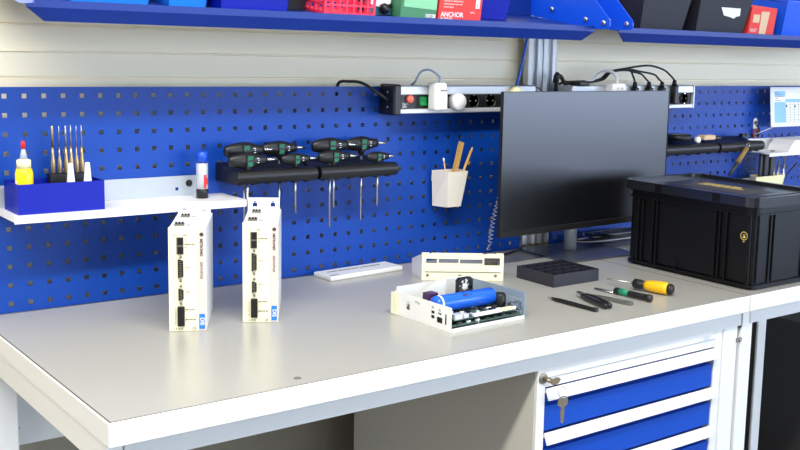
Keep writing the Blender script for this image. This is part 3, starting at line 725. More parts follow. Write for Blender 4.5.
# ------------------------------------------------------------------ monitor
MX, MY = 1.431, -.195
t = thing('monitor', 'large black flat monitor, switched off, on a silver stand', 'monitor', (MX+.04, -.12, ZT))
rot = Matrix.Translation((MX, MY, 0)) @ Matrix.Rotation(math.radians(1.5), 4, 'Z')
b = MB(); b.box((-.318, .003, .9345), (.318, .012, 1.3005), .003, rot); b.box((-.2, .0118, .97), (.2, .05, 1.2), .01, rot); part('housing', b, M['bezel'], t)
b = MB(); b.box((-.318, -.004, .9345), (.318, .0028, .951), .001, rot); part('lower_bezel', b, M['bezel'], t)
b = MB(); b.box((-.3165, -.0005, .9515), (.3165, .0029, 1.299), 0, rot); part('screen', b, M['screen'], t)
b = MB(); b.box((-.318, -.002, .9515), (-.3167, .0028, 1.3005), 0, rot); b.box((.3167, -.002, .9515), (.318, .0028, 1.3005), 0, rot); b.box((-.3166, -.002, 1.2992), (.3166, .0028, 1.3005), 0, rot); part('bezel_edge', b, M['bezel'], t)
b = MB(); b.lathe([(0, .018), (.25, .018)], (1.460, -.105, .856), (0, 0, 1), 28); part('neck', b, M['alu'], t)
b = MB(); b.box((1.43, -.145, 1.08), (1.49, -.082, 1.12), .004); part('neck_joint', b, M['black'], t)
b = MB(); b.box((1.338, -.235, .8503), (1.60, -.02, .8558), .0015, Matrix.Translation((1.46, -.12, 0)) @ Matrix.Rotation(math.radians(-3), 4, 'Z') @ Matrix.Translation((-1.46, .12, 0))); part('stand_base', b, M['base'], t)
# spiral cord
t0 = A(504, 185, Y=-.03); t1 = A(490, 243, Y=-.03)
pts = []
n = 15; 
for k in range(n*8+1):
    u = k/(n*8); c = t0.lerp(t1, u) + Vector((-.008*math.sin(u*PI), 0, 0)); a = 2*PI*n*u
    pts.append(c+Vector((.006*math.cos(a), .006*math.sin(a), 0)))
b = MB(); b.tube(pts, .0011, 5, 1); b.tube([pts[-1], A(487, 250, Y=-.035), A(498, 246, Z=.853), A(515, 243, Z=.853), A(530, 241, Z=.853)], .0014, 5)
single('spiral_cord', b, M['alu'], 'coiled pale cord hanging left of the monitor down to the bench', 'cable')
b = MB(); b.tube([A(484, 262, Z=.8545), A(495, 258, Z=.8545), A(512, 252, Z=.8545), A(522, 248, Z=.8585)], .0035)
single('grey_cable', b, M['dgrey'], 'thick grey cable lying behind the cream housing towards the monitor base', 'cable')
rnd = random.Random(3)
for k in range(6):
    pts = []
    cx, cy = 1.66+.03*rnd.uniform(-1, 1), -.075
    rx, ry = rnd.uniform(.07, .13), rnd.uniform(.022, .045)
    for j in range(13):
        a = 2*PI*j/11+k
        pts.append((cx+rx*(1+.1*math.sin(3*a))*math.cos(a)+.006*j, min(cy+ry*math.sin(a)*(1+.2*math.cos(2*a)), -.006), .8595+.0042*k+.002*math.sin(a)))
    b = MB(); b.tube(pts, .0019+.0003*(k % 3))
    single('black_cable' if k != 2 else 'white_cable', b, M['black'] if k != 2 else M['white'], ('loose black cable in the tangle behind the monitor base' if k != 2 else 'single white cable in the tangle behind the monitor base'), 'cable', 'tangled cables behind the monitor stand' if k != 2 else None)

# ------------------------------------------------------------------ servo drives
def dsub(parent, x, z0, z1, w, pins, fl=True):
    """vertical D-sub connector on a front at local y=0"""
    b = MB(); h = z1-z0
    b.prism([(x-w*.28, -.001, z0-.007), (x+w*.28, -.001, z0-.007), (x+w/2, -.001, z0), (x+w/2, -.001, z1), (x+w*.28, -.001, z1+.007), (x-w*.28, -.001, z1+.007), (x-w/2, -.001, z1), (x-w/2, -.001, z0)], (0, .0008, 0))
    c = part('connector', b, M['conn'], parent, True)
    b = MB(); ww = w*.30
    b.prism([(x-ww, -.006, z0+.001), (x+ww, -.006, z0+.004), (x+ww, -.006, z1-.004), (x-ww, -.006, z1-.001)], (0, .0048, 0)); sh = part('shell', b, M['socket'], c, True)
    b = MB()
    for k in range(pins): b.box((x-ww*.5, -.0066, z0+.005+(h-.01)*k/(pins-1)-.0005), (x+ww*.5, -.0061, z0+.005+(h-.01)*k/(pins-1)+.0005))
    part('contacts', b, M['conn'], c, True)
    for zz_ in (z0-.004, z1+.004):
        b = MB(); b.cyl((x, -.0012, zz_), (x, -.0055, zz_), .0027, seg=6); part('jack_screw', b, M['conn'], c, True)
def servo(loc, rz, label):
    t = thing('servo_drive', label, 'servo drive', (*loc, ZT+.0004), rz, group='upright cream servo drives')
    W, D, H = .070, .190, .203
    b = MB(); b.box((0, .004, 0), (W, D, H-.002), .0015)
    b.box((.050*0+.0, .0, 0), (W, .0038, .0015)); part('case', b, M['dwhite'], t, True)
    # mounting flange with two keyholes standing up at the back
    b = MB(); b.box((.0, D-.0015, H-.002), (.066, D, H+.002))
    y0 = D-.0015
    zz0 = H+.002
    fp = [(.0, zz0), (.066, zz0), (.066, zz0+.02), (.0, zz0+.02)]
    b.plate(.066, .020, [(.009, .019, .0005, .0085), (.0125, .0155, .0085, .0135), (.047, .057, .0005, .0085), (.0505, .0535, .0085, .0135)], .0015, Matrix.Translation((0, y0, zz0)))
    part('mounting_flange', b, M['dwhite'], t, True)
    b = MB(); b.box((.0, -.0015, 0), (W*.79, .0038, H), .0012); part('front_panel', b, M['cream'], t, True)
    b = MB(); b.box((W*.79, -.0015, 0), (W, .0038, H), .0012); st = part('side_strip', b, M['pink'], t, True)
    b = MB(); b.box((W*.805, -.0022, .004), (W*.96, -.0017, .034), .0002); lb = part('blue_label', b, M['labelblue'], t, True)
    text('lettering', 'DIS', .0105, M['inkw'], lb, FM((W*.84, -.0026, .027), (0, 0, -1), (0, -1, 0)), bold=.0002)
    text('lettering', 'METRONIX', .0068, M['ink'], st, FM((W*.845, -.0019, .181), (0, 0, -1), (0, -1, 0)), bold=.0002)
    text('lettering', 'SERVOPOSI', .0066, M['ink'], st, FM((W*.845, -.0019, .136), (0, 0, -1), (0, -1, 0)))
    b = MB(); b.lathe([(0, .0038), (.0004, .0038), (.0004, .0028), (.0001, .0026), (.0001, 0)], (W*.885, -.0017, .189), (0, -1, 0), 20); b.box((W*.885-.0006, -.0021, .186), (W*.885+.0006, -.0018, .192)); part('emblem', b, M['ink'], st, True)
    # stacked modular jack
    b = MB(); b.box((.0155, -.0040, .151), (.0285, -.0017, .184), .0003); jk = part('modular_jack', b, M['conn'], t, True)
    b = MB(); b.box((.0175, -.0046, .169), (.0278, -.0041, .183)); b.box((.0175, -.0046, .152), (.0278, -.0041, .166)); part('jack_opening', b, M['socket'], jk, True)
    dsub(t, .0228, .104, .1425, .0160, 9); dsub(t, .0230, .060, .0855, .0150, 6)
    b = MB(); b.box((.0165, -.010, .0115), (.0295, -.0017, .0495), .0008); tb = part('terminal_block', b, M['socket'], t, True)
    for k in range(9):
        b = MB(); b.box((.0185, -.0106, .0135+k*.004), (.0275, -.0101, .0155+k*.004)); part('terminal', b, M['black'], tb, True)
    for s_, x, z_, sz in (('X1.2', .009, .1865, .0036), ('PAR', .028, .1865, .0036), ('S1', .031, .1775, .0036), ('CAN/RS 485', .030, .169, .0036), ('H1', .031, .1625, .0036), ('X1.5', .032, .124, .0042), ('X1.2', .032, .076, .004), ('24V DC/2A', .031, .0415, .0036), ('MOTOR 48V', .031, .022, .0036), ('CE', .043, .0035, .006), ('A  B  C', .012, .0035, .0045)):
        text('lettering', s_, sz, M['ink'], t, FM((x, -.0018, z_), (1, 0, 0), (0, -1, 0)), bold=.00008)
    for k in range(9):
        text('lettering', str(9-k), .0034, M['ink'], t, FM((.0115, -.0018, .0125+k*.004), (1, 0, 0), (0, -1, 0)))
    # connectors on the top
    for (x, y) in ((.018, .035), (.020, .140)):
        b = MB(); b.box((x-.009, y-.010, H-.0017), (x+.009, y+.008, H+.0012), .0006); cc = part('top_connector', b, M['conn'], t, True)
        b = MB()
        for k in range(3): b.lathe([(0, .0022), (.003, .0022), (.003, .001)], (x-.006+k*.006, y, H+.0014), (0, 0, 1), 8)
        part('pins', b, M['socket'], cc, True)
        text('lettering', 'X3', .006, M['ink'], t, FM((x+.013, y-.002, H-.0017), (1, 0, 0), (0, 0, 1)))
    return t
d1 = servo((.2063, -.2985), math.radians(-29), 'cream servo drive standing upright, left of the pair')
d2 = copy_tree(d1); d2.location = (.3535, -.3135, ZT+.0004); d2.rotation_euler = (0, 0, math.radians(-30.5)); d2['label'] = 'cream servo drive standing upright, right of the pair, nearer the open unit'

# ------------------------------------------------------------------ opened drive
t = thing('opened_drive', 'opened servo drive chassis lying flat with blue capacitor and circuit board', 'servo drive', (.658, -.603, ZT+.0004), math.radians(2.0))
W, D = .197, .183
b = MB(); b.box((0, 0, 0), (W, D, .0015)); b.box((0, 0, .0016), (W, .0015, .007)); b.box((W*.35, -.0002, .0016), (W*.352, .0013, .02)); b.box((0, D-.0015, .0016), (W, D, .058)); part('chassis', b, M['dwhite'], t, True)
# left connector face (runs back from the front corner)
LM = Matrix.Translation((-.0016, D+.002, 0)) @ Matrix.Rotation(-PI/2, 4, 'Z')
holes = [(.040, .052, .018, .030), (.044, .049, .030, .036), (.122, .133, .027, .033), (.122, .133, .017, .024), (.140, .158, .012, .024), (.165, .171, .012, .034), (.143, .155, .029, .033)]
b = MB(); b.plate(D+.002, .050, holes, .0015, LM @ Matrix.Translation((0, -.0015, 0))); part('connector_face', b, M['dwhite'], t, True)
b = MB(); b.plate(.020, .046, [], .004, LM @ Matrix.Translation((-.006, -.0065, .001))); part('end_tab', b, M['cream'], t, True)
for k, (x0, x1, z0_, z1_) in enumerate(holes[:6]):
    b = MB(); b.box((.0016, D+.002-x1, z0_), (.010, D+.002-x0, z1_-.001)); part('port', b, M['socket'] if k > 1 else M['conn'], t, True)
for x, z_ in ((.070, .038), (.078, .0365), (.124, .038), (.146, .036)):
    text('lettering', 'X1', .006, M['ink'], t, LM @ FM((x, -.0017, z_), (1, 0, 0), (0, -1, 0)))
# perforated right side
hs = [(.010+i*.0075+(k % 2)*.0037, .0145+i*.0075+(k % 2)*.0037, .010+k*.0065, .0145+k*.0065) for i in range(10) for k in range(5)]
bmx = Matrix.Translation((W, .0, 0)) @ Matrix.Rotation(PI/2, 4, 'Z')
b = MB()
for k in range(5):
    row = [q for q in hs if abs(q[2]-(.010+k*.0065)) < 1e-5]
    row = [(a, c, .001, .0055) for a, c, _, _ in row]
    b.plate(D, .0065, row, .0015, bmx @ Matrix.Translation((0, 0, .009+k*.0065)))
b.plate(D, .0075, [], .0015, bmx @ Matrix.Translation((0, 0, .0015))); b.plate(D, .014, [], .0015, bmx @ Matrix.Translation((0, 0, .0415)))
part('perforated_side', b, M['perf'], t, True)
# boards
b = MB(); b.box((.004, .004, .010), (W-.006, D-.006, .0116)); pc = part('circuit_board', b, M['pcb'], t, True)
b = MB(); b.box((.01, .006, .020), (W-.02, .075, .0216)); pc2 = part('upper_circuit_board', b, M['pcb'], t, True)
rn = random.Random(11)
cm = [M['socket'], M['conn'], M['white'], M['dgrey'], M['alu'], M['black']]
spots = []
def comp(parent, x, y, z_, w, d_, h, m, nm='chip'):
    b = MB(); b.box((x, y, z_), (x+w, y+d_, z_+h), .0004); part(nm, b, m, parent, True)
comp(pc2, .062, .004, .0218, .075, .008, .006, M['white'], 'pin_header'); comp(pc2, .142, .006, .0218, .035, .009, .006, M['cap_cream'], 'pin_header')
comp(pc2, .012, .006, .0218, .020, .016, .010, M['alu'], 'usb_socket'); comp(pc2, .036, .008, .0218, .014, .012, .008, M['alu'], 'usb_socket')
for i in range(9):
    for j in range(4):
        if rn.random() < .8: comp(pc2, .014+i*.018+rn.uniform(0, .004), .022+j*.013+rn.uniform(0, .003), .0218, rn.uniform(.004, .012), rn.uniform(.004, .009), rn.uniform(.0015, .006), rn.choice(cm))
for i in range(9):
    for j in range(6):
        comp(pc, .012+i*.019+rn.uniform(0, .005), .080+j*.015+rn.uniform(0, .004), .0118, rn.uniform(.004, .012), rn.uniform(.004, .010), rn.uniform(.003, .012), rn.choice(cm))
for k in range(7): comp(pc, .02+k*.024, .006, .0118, .010, .006, .004, rn.choice(cm), 'connector')
b = MB(); b.box((.035, .118, .0118), (.060, .14, .050), .001); part('relay', b, M['purple'], pc, True)
# blue capacitor (local coordinates)
tinv = (Matrix.Translation((.658, -.603, ZT+.0004)) @ Matrix.Rotation(math.radians(2.0), 4, 'Z')).inverted()
ca = tinv @ A(434, 303.5, Z=.896); cb = tinv @ A(492, 294, Z=.896)
ca = Vector((max(ca.x, .004), ca.y, .043)); cb = Vector((cb.x, cb.y, .043)); L = (cb-ca).length
print('CAP', ca, cb, L)
b = MB(); b.lathe([(0, .011), (.001, .0155), (.006, .0172), (.012, .0165), (.016, .0172), (L-.003, .0172), (L-.001, .0155), (L, .011), (L, 0)], ca, cb-ca, 28); cp = part('capacitor', b, M['capblue'], t, True)
b = MB(); b.lathe([(.0, .0169), (.0025, .0173), (.004, .0173)], ca+(cb-ca).normalized()*.0105, cb-ca, 28); part('crimp_ring', b, M['inkw'], cp, True)
axd = (cb-ca).normalized(); nrm = Vector((0.1, -.75, .65)); nrm = (nrm-axd*nrm.dot(axd)).normalized()
text('lettering', '6800 uF', .008, M['ink'], cp, FM(ca.lerp(cb, .42)+nrm*.0174, axd, nrm)); text('lettering', '63 V', .008, M['ink'], cp, FM(ca.lerp(cb, .45)+nrm*.0172-Vector((0, 0, .009)), axd, nrm))
# fan
fb = tinv @ A(455, 283, Y=-.470)
FL = Matrix.Translation((fb.x, D-.05, .014))
fx0 = fb.x+.036
b = MB()
seg = 20; R = .018; S = .0205
o3 = Vector((fx0+.006, D-.040, .045))
for k in range(seg):
    a0, a1 = 2*PI*k/seg, 2*PI*(k+1)/seg
    def sq(a): 
        c, s_ = math.cos(a), math.sin(a); m_ = max(abs(c), abs(s_)); return (c/m_*S, s_/m_*S)
    p = [(R*math.cos(a0), R*math.sin(a0)), (R*math.cos(a1), R*math.sin(a1)), sq(a1), sq(a0)]
    b.prism([(o3.x+q[0], o3.y, o3.z+q[1]) for q in p], (0, .010, 0))
fan = part('cooling_fan', b, M['black'], t, True)
b = MB(); b.lathe([(0, .0078), (.007, .0078), (.0075, .006), (.0075, 0)], o3+Vector((0, .0085, 0)), (0, -1, 0), 18); part('fan_hub', b, M['inkw'], fan, True)
b = MB()
for k in range(7):
    a = 2*PI*k/7
    b.box((.0080, -.0035, -.0045), (.0174, -.0025, .0045), mx=Matrix.Translation(o3+Vector((0, .006, 0))) @ Matrix.Rotation(a, 4, 'Y') @ Matrix.Rotation(.6, 4, 'X'))
part('fan_blades', b, M['dgrey'], fan, True)
b = MB(); b.box((o3.x-.004, o3.y+.002, .0118), (o3.x+.004, o3.y+.008, .032)); part('fan_bracket', b, M['black'], fan, True)
# inner bracket with the big round cutout next to the fan
b = MB()
pts = [(.055, .0118), (.055, .022)]
pts += [(.055+.09*u, .022+.045*math.sin(u*PI/2)) for u in (.1, .25, .4, .55, .7, .85, 1)]
pts += [(.16, .067), (.16, .0118)]
b.prism([(x*.78-.01, D-.0225, z_*.95) for x, z_ in pts], (0, .0012, 0)); part('inner_bracket', b, M['dwhite'], t, True)
# choke coil
cc = tinv @ A(500, 300, Z=.885)
b = MB(); b.lathe([(0, .012), (.004, .0125), (.024, .0125), (.028, .010), (.029, 0)], (min(cc.x, W-.016), cc.y, .0218), (0, 0, 1), 22); part('choke_coil', b, M['black'], t, True)
b = MB(); b.box((min(cc.x, W-.016)+.002, cc.y-.035, .0218), (W-.003, cc.y-.020, .034), .001); part('capacitor_block', b, M['base'], t, True)

# ------------------------------------------------------------------ standing cream housing (cover)
t = thing('drive_housing', 'cream empty housing shell with slotted face, standing behind the opened drive', 'housing', (.890, -.184, ZT+.0004), math.radians(-34.5))
W, H, Dp = .197, .064, .085
hl = [(.012, .056, .040, .052), (.056, .115, .040, .050), (.115, .119, .040, .042), (.119, .150, .040, .050), (.150, .187, .036, .054)]
b = MB(); b.plate(W, H, [(.010, .036, .041, .052), (.040, .088, .042, .052), (.091, .146, .041, .051), (.150, .188, .037, .055)], .0015); part('slotted_face', b, M['cream'], t, True)
b = MB()
for x in (0, .02, .028, .118, .148, .156, .178): b.box((x, 0, H+.0001), (x+(.018 if x in (0, .178) else .0), .0015, H+.003)) if x in (0, .178) else None
b.box((.022, 0, H+.0001), (.146, .0015, H+.0025)); b.box((.156, 0, H+.0001), (.176, .0015, H+.002)); part('upper_tabs', b, M['cream'], t, True)
b = MB(); b.prism([(0, .0016, 0), (-.022, Dp, 0), (-.022, Dp, .036), (0, .0016, H)], (.0015, 0, 0)); part('side_cheek', b, M['dwhite'], t, True)
b = MB(); b.prism([(W-.0015, .0016, 0), (W-.0015, Dp, 0), (W-.0015, Dp, .018), (W-.0015, .0016, H)], (.0015, 0, 0)); part('side_cheek', b, M['dwhite'], t, True)
b = MB(); b.box((.002, .0016, 0), (W-.002, Dp, .0012)); b.box((.002, Dp-.0015, .0013), (W-.002, Dp, .018)); part('floor_sheet', b, M['dwhite'], t, True)
for x in (.014, .178):
    b = MB(); b.lathe([(0, .0036), (.002, .0033), (.0025, .002), (.0025, 0)], (x, -.0001, .012), (0, -1, 0), 14); part('screw', b, M['conn'], t, True)
b = MB(); b.box((.088, -.0012, .011), (.096, -.0001, .014)); part('latch', b, M['conn'], t, True)
b = MB(); b.box((.008, -.0016, .0195), (.190, -.0001, .021)); b.box((.155, .02, .0015), (.185, .04, .045)); part('inner_rail', b, M['conn'], t, True)
b = MB(); b.box((.165, -.0012, .020), (.192, -.0002, .030)); part('face_patch', b, M['dwhite'], t, True)

# ------------------------------------------------------------------ flat cover plate
c0 = A(331, 281.8, Z=ZT); c1 = A(403, 270.3, Z=ZT); c3 = A(316, 275, Z=ZT)
ang = math.atan2(c1.y-c0.y, c1.x-c0.x); Lx = (c1-c0).length
t = thing('cover_plate', 'flat cream cover with a long slot, lying against the blue panel', 'cover', (c0.x, c0.y, ZT+.0004), ang)
print('COVER', c0, c1, c3, math.degrees(ang), Lx)
Dy = .072
b = MB(); b.box((0, 0, 0), (Lx, Dy, .0115), .003, seg=2); part('shell', b, M['dwhite'], t, True)
b = MB()
for x0, x1 in ((.02, .046), (.050, .105), (.109, .165)): b.box((x0*Lx/.2, Dy*.60, .0117), (x1*Lx/.2, Dy*.66, .012))
part('slot', b, M['ink'], t, True)
b = MB(); b.box((.006, .004, .0117), (.030, .014, .012)); part('printed_patch', b, M['perf'], t, True)

# ------------------------------------------------------------------ divided tray
t = thing('divided_tray', 'low black divided tray in front of the monitor base', 'tray', (1.104, -.418, ZT+.0004), math.radians(-.5))
W, D, H = .150, .132, .030
t.location = (1.104, -.418, ZT+.0004)
t.rotation_euler = (0, 0, 0)
sh = Matrix(((1, -.08, 0, 0), (0, 1, 0, 0), (0, 0, 1, 0), (0, 0, 0, 1)))
b = MB(); b.box((0, 0, 0), (W, D, .002)); b.box((0, 0, .002), (W, .003, H)); b.box((0, D-.003, .002), (W, D, H)); b.box((0, .003, .002), (.003, D-.003, H)); b.box((W-.003, .003, .002), (W, D-.003, H)); part('body', b, M['tray'], t, True)
for k in range(1, 5):
    b = MB(); b.box((k*W/5-.0008, .0032, .0022), (k*W/5+.0008, D-.0032, H-.001)); part('divider', b, M['tray'], t, True)
for k in range(1, 4):
    b = MB()
    for j in range(5): b.box((max(j*W/5+.001, .0033), k*D/4-.0008, .0022), (min((j+1)*W/5-.001, W-.0033), k*D/4+.0008, H-.001))
    part('cross_divider', b, M['tray'], t, True)

# ------------------------------------------------------------------ hand tools
def lay(name, label, cat, pa, pb, z=.0004):
    a = A(*pa, Z=ZT+.003); c = A(*pb, Z=ZT+.003); an = math.atan2(c.y-a.y, c.x-a.x)
    return thing(name, label, cat, (a.x, a.y, ZT+z), an), (c-a).length
t, L = lay('tweezers', 'closed black tweezers with fine steel tips, leftmost hand tool', 'tweezers', (547.5, 297.8), (597, 311))
for s in (-1, 1):
    b = MB(); b.prism([(.012, s*.0006, .001), (.03, s*.0055, .001), (L*.5, s*.0062, .001), (L*.93, s*.0048, .001), (L*.93, s*.0008, .001), (L*.3, s*.0008, .001)], (0, 0, .006)); part('arm', b, M['black'], t, True)
    b = MB(); b.prism([(0, s*.0003, .003), (.012, s*.0006, .002), (.016, s*.002, .002)], (0, 0, .0025)); part('tip', b, M['steel'], t, True)
b = MB(); b.box((L*.93, -.0055, .0005), (L, .0055, .0085), .001); part('joined_end', b, M['black'], t, True)
t, L = lay('side_cutters', 'small side cutters with black ridged handles', 'pliers', (577.5, 294.5), (608, 308.5))
b = MB(); b.prism([(0, -.0035, .004), (0, .0035, .004), (.014, .0085, .003), (.03, .007, .003), (.034, .004, .003), (.034, -.004, .003), (.03, -.007, .003), (.014, -.0085, .003)], (0, 0, .007)); part('jaws', b, M['steel'], t, True)
b = MB(); b.lathe([(0, .005), (.0015, .005)], (.024, 0, .0102), (0, 0, 1), 14); part('rivet', b, M['conn'], t, True)
for s in (-1, 1):
    b = MB(); b.tube([(.030, s*.004, .007), (.055, s*.0075, .0085), (.085, s*.008, .009), (L*.9, s*.0065, .009), (L, s*.005, .0085)], .0058, 10); h_ = part('handle', b, M['black'], t, True)
    if s == -1:
        b = MB()
        for k in range(9): b.box((.058+k*.006, s*.0085-.004, .0145), (.061+k*.006, s*.0085+.003, .0155), mx=None)
        part('grip_ribs', b, M['dgrey'], h_, True)
t, L = lay('scraper', 'slim grey plastic scraper between the side cutters and green-banded screwdriver', 'scraper', (592.5, 296.2), (632, 304.2))
b = MB(); b.prism([(0, -.0012, 0), (0, .0012, 0), (.02, .005, 0), (L*.55, .0075, 0), (L*.92, .0085, 0), (L, .006, 0), (L, -.006, 0), (L*.92, -.0085, 0), (L*.55, -.0065, 0), (.02, -.004, 0)], (0, 0, .007)); part('body', b, M['greytool'], t, True)
b = MB(); b.box((L*.12, -.0012, .0072), (L*.5, .0012, .0078)); part('ridge', b, M['dgrey'], t, True)
t, L = lay('precision_screwdriver', 'short black precision screwdriver with green band and silver blade', 'screwdriver', (595, 288.2), (651, 301.5))
zc = .0085
b = MB(); b.lathe([(0, .003), (.03, .0042), (L*.36, .0045)], (0, 0, zc-.002), (1, 0, .02), 12, Matrix.Diagonal((1, 1.6, .45, 1)) ); part('blade', b, M['steel'], t, True)
b = MB(); b.lathe([(0, .005), (.003, .0075), (.010, .0082), (.014, .0072), (.055*L/.12, .0072), (L*.64-.018, .0078), (L*.64-.012, .0062), (L*.64-.010, .0088), (L*.64-.001, .0088), (L*.64, .006), (L*.64, 0)], (L*.36, 0, zc+.0005), (1, 0, 0), 16); hd = part('handle', b, M['black'], t, True)
b = MB(); b.lathe([(0, .0076), (.026, .0076)], (L*.36+.016, 0, zc+.0005), (1, 0, 0), 16); part('green_band', b, M['green'], hd, True)
t, L = lay('screwdriver', 'yellow handled screwdriver with black collar, rightmost hand tool', 'screwdriver', (606.5, 284.0), (673, 295.2))
zc = .0155; sc_ = L
b = MB(); b.lathe([(0, .0008), (.003, .0022), (L*.42, .0022)], (0, 0, zc), (1, 0, 0), 10); part('shaft', b, M['steel'], t, True)
b = MB(); b.lathe([(L*.41, .008), (L*.43, .0115), (L*.52, .0115), (L*.56, .0095), (L*.585, .0090)], (0, 0, zc), (1, 0, 0), 20); part('collar', b, M['black'], t, True)
b = MB(); b.lathe([(L*.586, .0098), (L*.64, .0125), (L*.76, .0148), (L*.88, .0150), (L*.93, .0135)], (0, 0, zc), (1, 0, 0), 8); part('handle', b, M['yellow'], t, True)
b = MB(); b.lathe([(L*.931, .0128), (L*.97, .0125), (L*.995, .0095), (L, 0)], (0, 0, zc), (1, 0, 0), 20); ec = part('end_cap', b, M['black'], t, True)

# ------------------------------------------------------------------ black crate
x0, x1, y0, y1 = 1.468, 1.768, -.712, -.280
t = thing('storage_crate', 'big black lidded stacking crate with a yellow antistatic sticker', 'crate', ((x0+x1)/2, (y0+y1)/2, ZT+.0004))
def rr(x0, x1, y0, y1, r, z_, n=5):
    out = []
    for (cx, cy, a0) in ((x1-r, y1-r, 0), (x0+r, y1-r, 90), (x0+r, y0+r, 180), (x1-r, y0+r, 270)):
        for k in range(n+1):
            a = math.radians(a0+90*k/n); out.append((cx+r*math.cos(a), cy+r*math.sin(a), z_))
    return out
b = MB(); i = .016
b.prism(rr(x0+i, x1-i, y0+i, y1-i, .02, ZT+.018), (0, 0, .18))
b.prism(rr(x0+i+.006, x1-i-.006, y0+i+.006, y1-i-.006, .02, ZT+.0006), (0, 0, .0172))
part('body', b, M['crate'], t)
b = MB()
b.prism(rr(x0+i-.004, x1-i+.004, y0+i-.004, y1-i+.004, .022, ZT+.006), (0, 0, .007)); part('foot_rim', b, M['crate'], t)
# collar bands under the lid
b = MB(); b.prism(rr(x0+.010, x1-.010, y0+.010, y1-.010, .026, ZT+.180), (0, 0, .004)); b.prism(rr(x0+.008, x1-.008, y0+.008, y1-.008, .026, ZT+.198), (0, 0, .003)); b.prism(rr(x0+.014, x1-.014, y0+.014, y1-.014, .024, ZT+.184), (0, 0, .014)); part('collar', b, M['crate'], t)
# vertical ribs on the short side (facing -x) and long side (facing -y)
def rib(p, q): 
    b = MB(); b.box(p, q, .001); part('rib', b, M['crate'], t)
for yy in (-.335, -.350, -.385, -.398, -.585, -.598, -.618):
    rib((x0+.009, yy-.002, ZT+.014), (x0+i-.0002, yy+.002, ZT+.1795))
rib((x0+.010, y0+.024, ZT+.014), (x0+i-.0002, y0+.030, ZT+.1795))
for xx in (x0+.03, x0+.075, x0+.090, x0+.21, x0+.225, x1-.03):
    rib((xx-.002, y0+.012, ZT+.014), (xx+.002, y0+i-.0002, ZT+.1795))
# small moulded prongs at the foot
for yy in (-.465, -.683): rib((x0+.008, yy-.0015, ZT+.014), (x0+.0118, yy+.0015, ZT+.036))
# lid
b = MB()
b.prism(rr(x0, x1, y0, y1, .035, ZT+.2015), (0, 0, .016))
lid = part('lid', b, M['lid'], t)
b = MB(); outer = rr(x0, x1, y0, y1, .035, ZT+.2176); inner = rr(x0+.012, x1-.012, y0+.012, y1-.012, .025, ZT+.2176)
n = len(outer)
for k in range(n): b.prism([outer[k], outer[(k+1) % n], inner[(k+1) % n], inner[k]], (0, 0, .0075))
part('lid_rim', b, M['lid'], lid)
b = MB(); b.box((x0-.0015, -.418, ZT+.204), (x0-.0002, -.398, ZT+.2245)); part('clip', b, M['crate'], lid)
b = MB(); b.box((x0-.0015, -.60, ZT+.204), (x0-.0002, -.58, ZT+.2245)); part('clip', b, M['crate'], lid)
b = MB()
for a_, c_ in (((x0+.05, y0+.05), (x1-.05, y0+.054)), ((x0+.05, y1-.054), (x1-.05, y1-.05))): b.box((a_[0], a_[1], ZT+.2177), (c_[0], c_[1], ZT+.2195))
part('lid_ribs', b, M['lid'], lid)
b = MB(); b.box((1.548, -.62, ZT+.2177), (1.66, -.40, ZT+.2181)); ls = part('lid_label', b, M['dgrey'], lid)
for k, (s_, yy) in enumerate((('ACHTUNG ESD', 1.642), ('Schutzbereich EPA', 1.628), ('ELEKTROSTATISCH', 1.612))):
    text('lettering', s_, .0165, M['gold'], ls, FM((yy, -.415, ZT+.2184), (0, -1, 0), (0, 0, 1)), local=False)
# antistatic sticker
sp = A(744, 236, X=x0+i-.0005)
b = MB(); b.lathe([(0, .0105), (.0004, .0105), (.0004, .0088), (.0002, .0088)], (x0+i-.0003, sp.y, sp.z), (-1, 0, 0), 24); sk = part('sticker', b, M['gold'], t)
b = MB(); b.lathe([(0, .0086), (.0003, .0086), (.0003, 0)], (x0+i-.0003, sp.y, sp.z), (-1, 0, 0), 24); part('sticker_field', b, M['black'], sk)
xx = x0+i-.0010
b = MB(); b.prism([(xx, sp.y+.0045, sp.z-.005), (xx, sp.y+.001, sp.z-.002), (xx, sp.y+.0015, sp.z+.003), (xx, sp.y, sp.z+.005), (xx, sp.y-.002, sp.z+.001), (xx, sp.y-.0055, sp.z-.002), (xx, sp.y-.003, sp.z-.005)], (-.0003, 0, 0)); b.box((xx-.0003, sp.y-.0025, sp.z-.015), (xx, sp.y+.0015, sp.z-.0125)); part('sticker_print', b, M['gold'], sk)

# ------------------------------------------------------------------ far right of the second panel
# tape roll and small block on the rail
tp = A(680, 139.5, Y=-.07)
t = thing('tape_roll', 'roll of black tape lying on the far black rail', 'tape', (tp.x, -.07, 1.131))
b = MB(); b.lathe([(0, .040), (.018, .040), (.018, .028), (.0, .028)], (tp.x, -.062, 1.1425), (0, 0, 1), 28); part('roll', b, M['black'], t)
b = MB(); b.lathe([(0, .0275), (.018, .0275), (.018, .025), (0, .025)], (tp.x, -.062, 1.1425), (0, 0, 1), 28); part('core', b, M['greytool'], t)
q = A(696, 139, Y=-.085)
b = MB(); b.lathe([(0, .010), (.012, .010), (.014, .006)], (q.x, -.085, 1.144), (0, -1, .0), 14); single('foam_plug', b, M['white'], 'small white round plug beside the tape roll', 'plug', loc=(q.x, -.085, 1.135))
q0 = A(700, 140, Y=-.075).x; q1 = A(712, 139, Y=-.075).x
t = thing('wooden_block', 'pale block with black clip lying on the far black rail', 'block', ((q0+q1)/2, -.075, 1.131))
b = MB(); b.box((q0+.004, -.090, 1.1415), (q1, -.060, 1.156), .002); part('body', b, M['tan'], t)
b = MB(); b.box((q1+.0005, -.088, 1.1415), (q1+.03, -.062, 1.152), .002); part('clip', b, M['black'], t)
q = A(744, 140, Y=-.05)
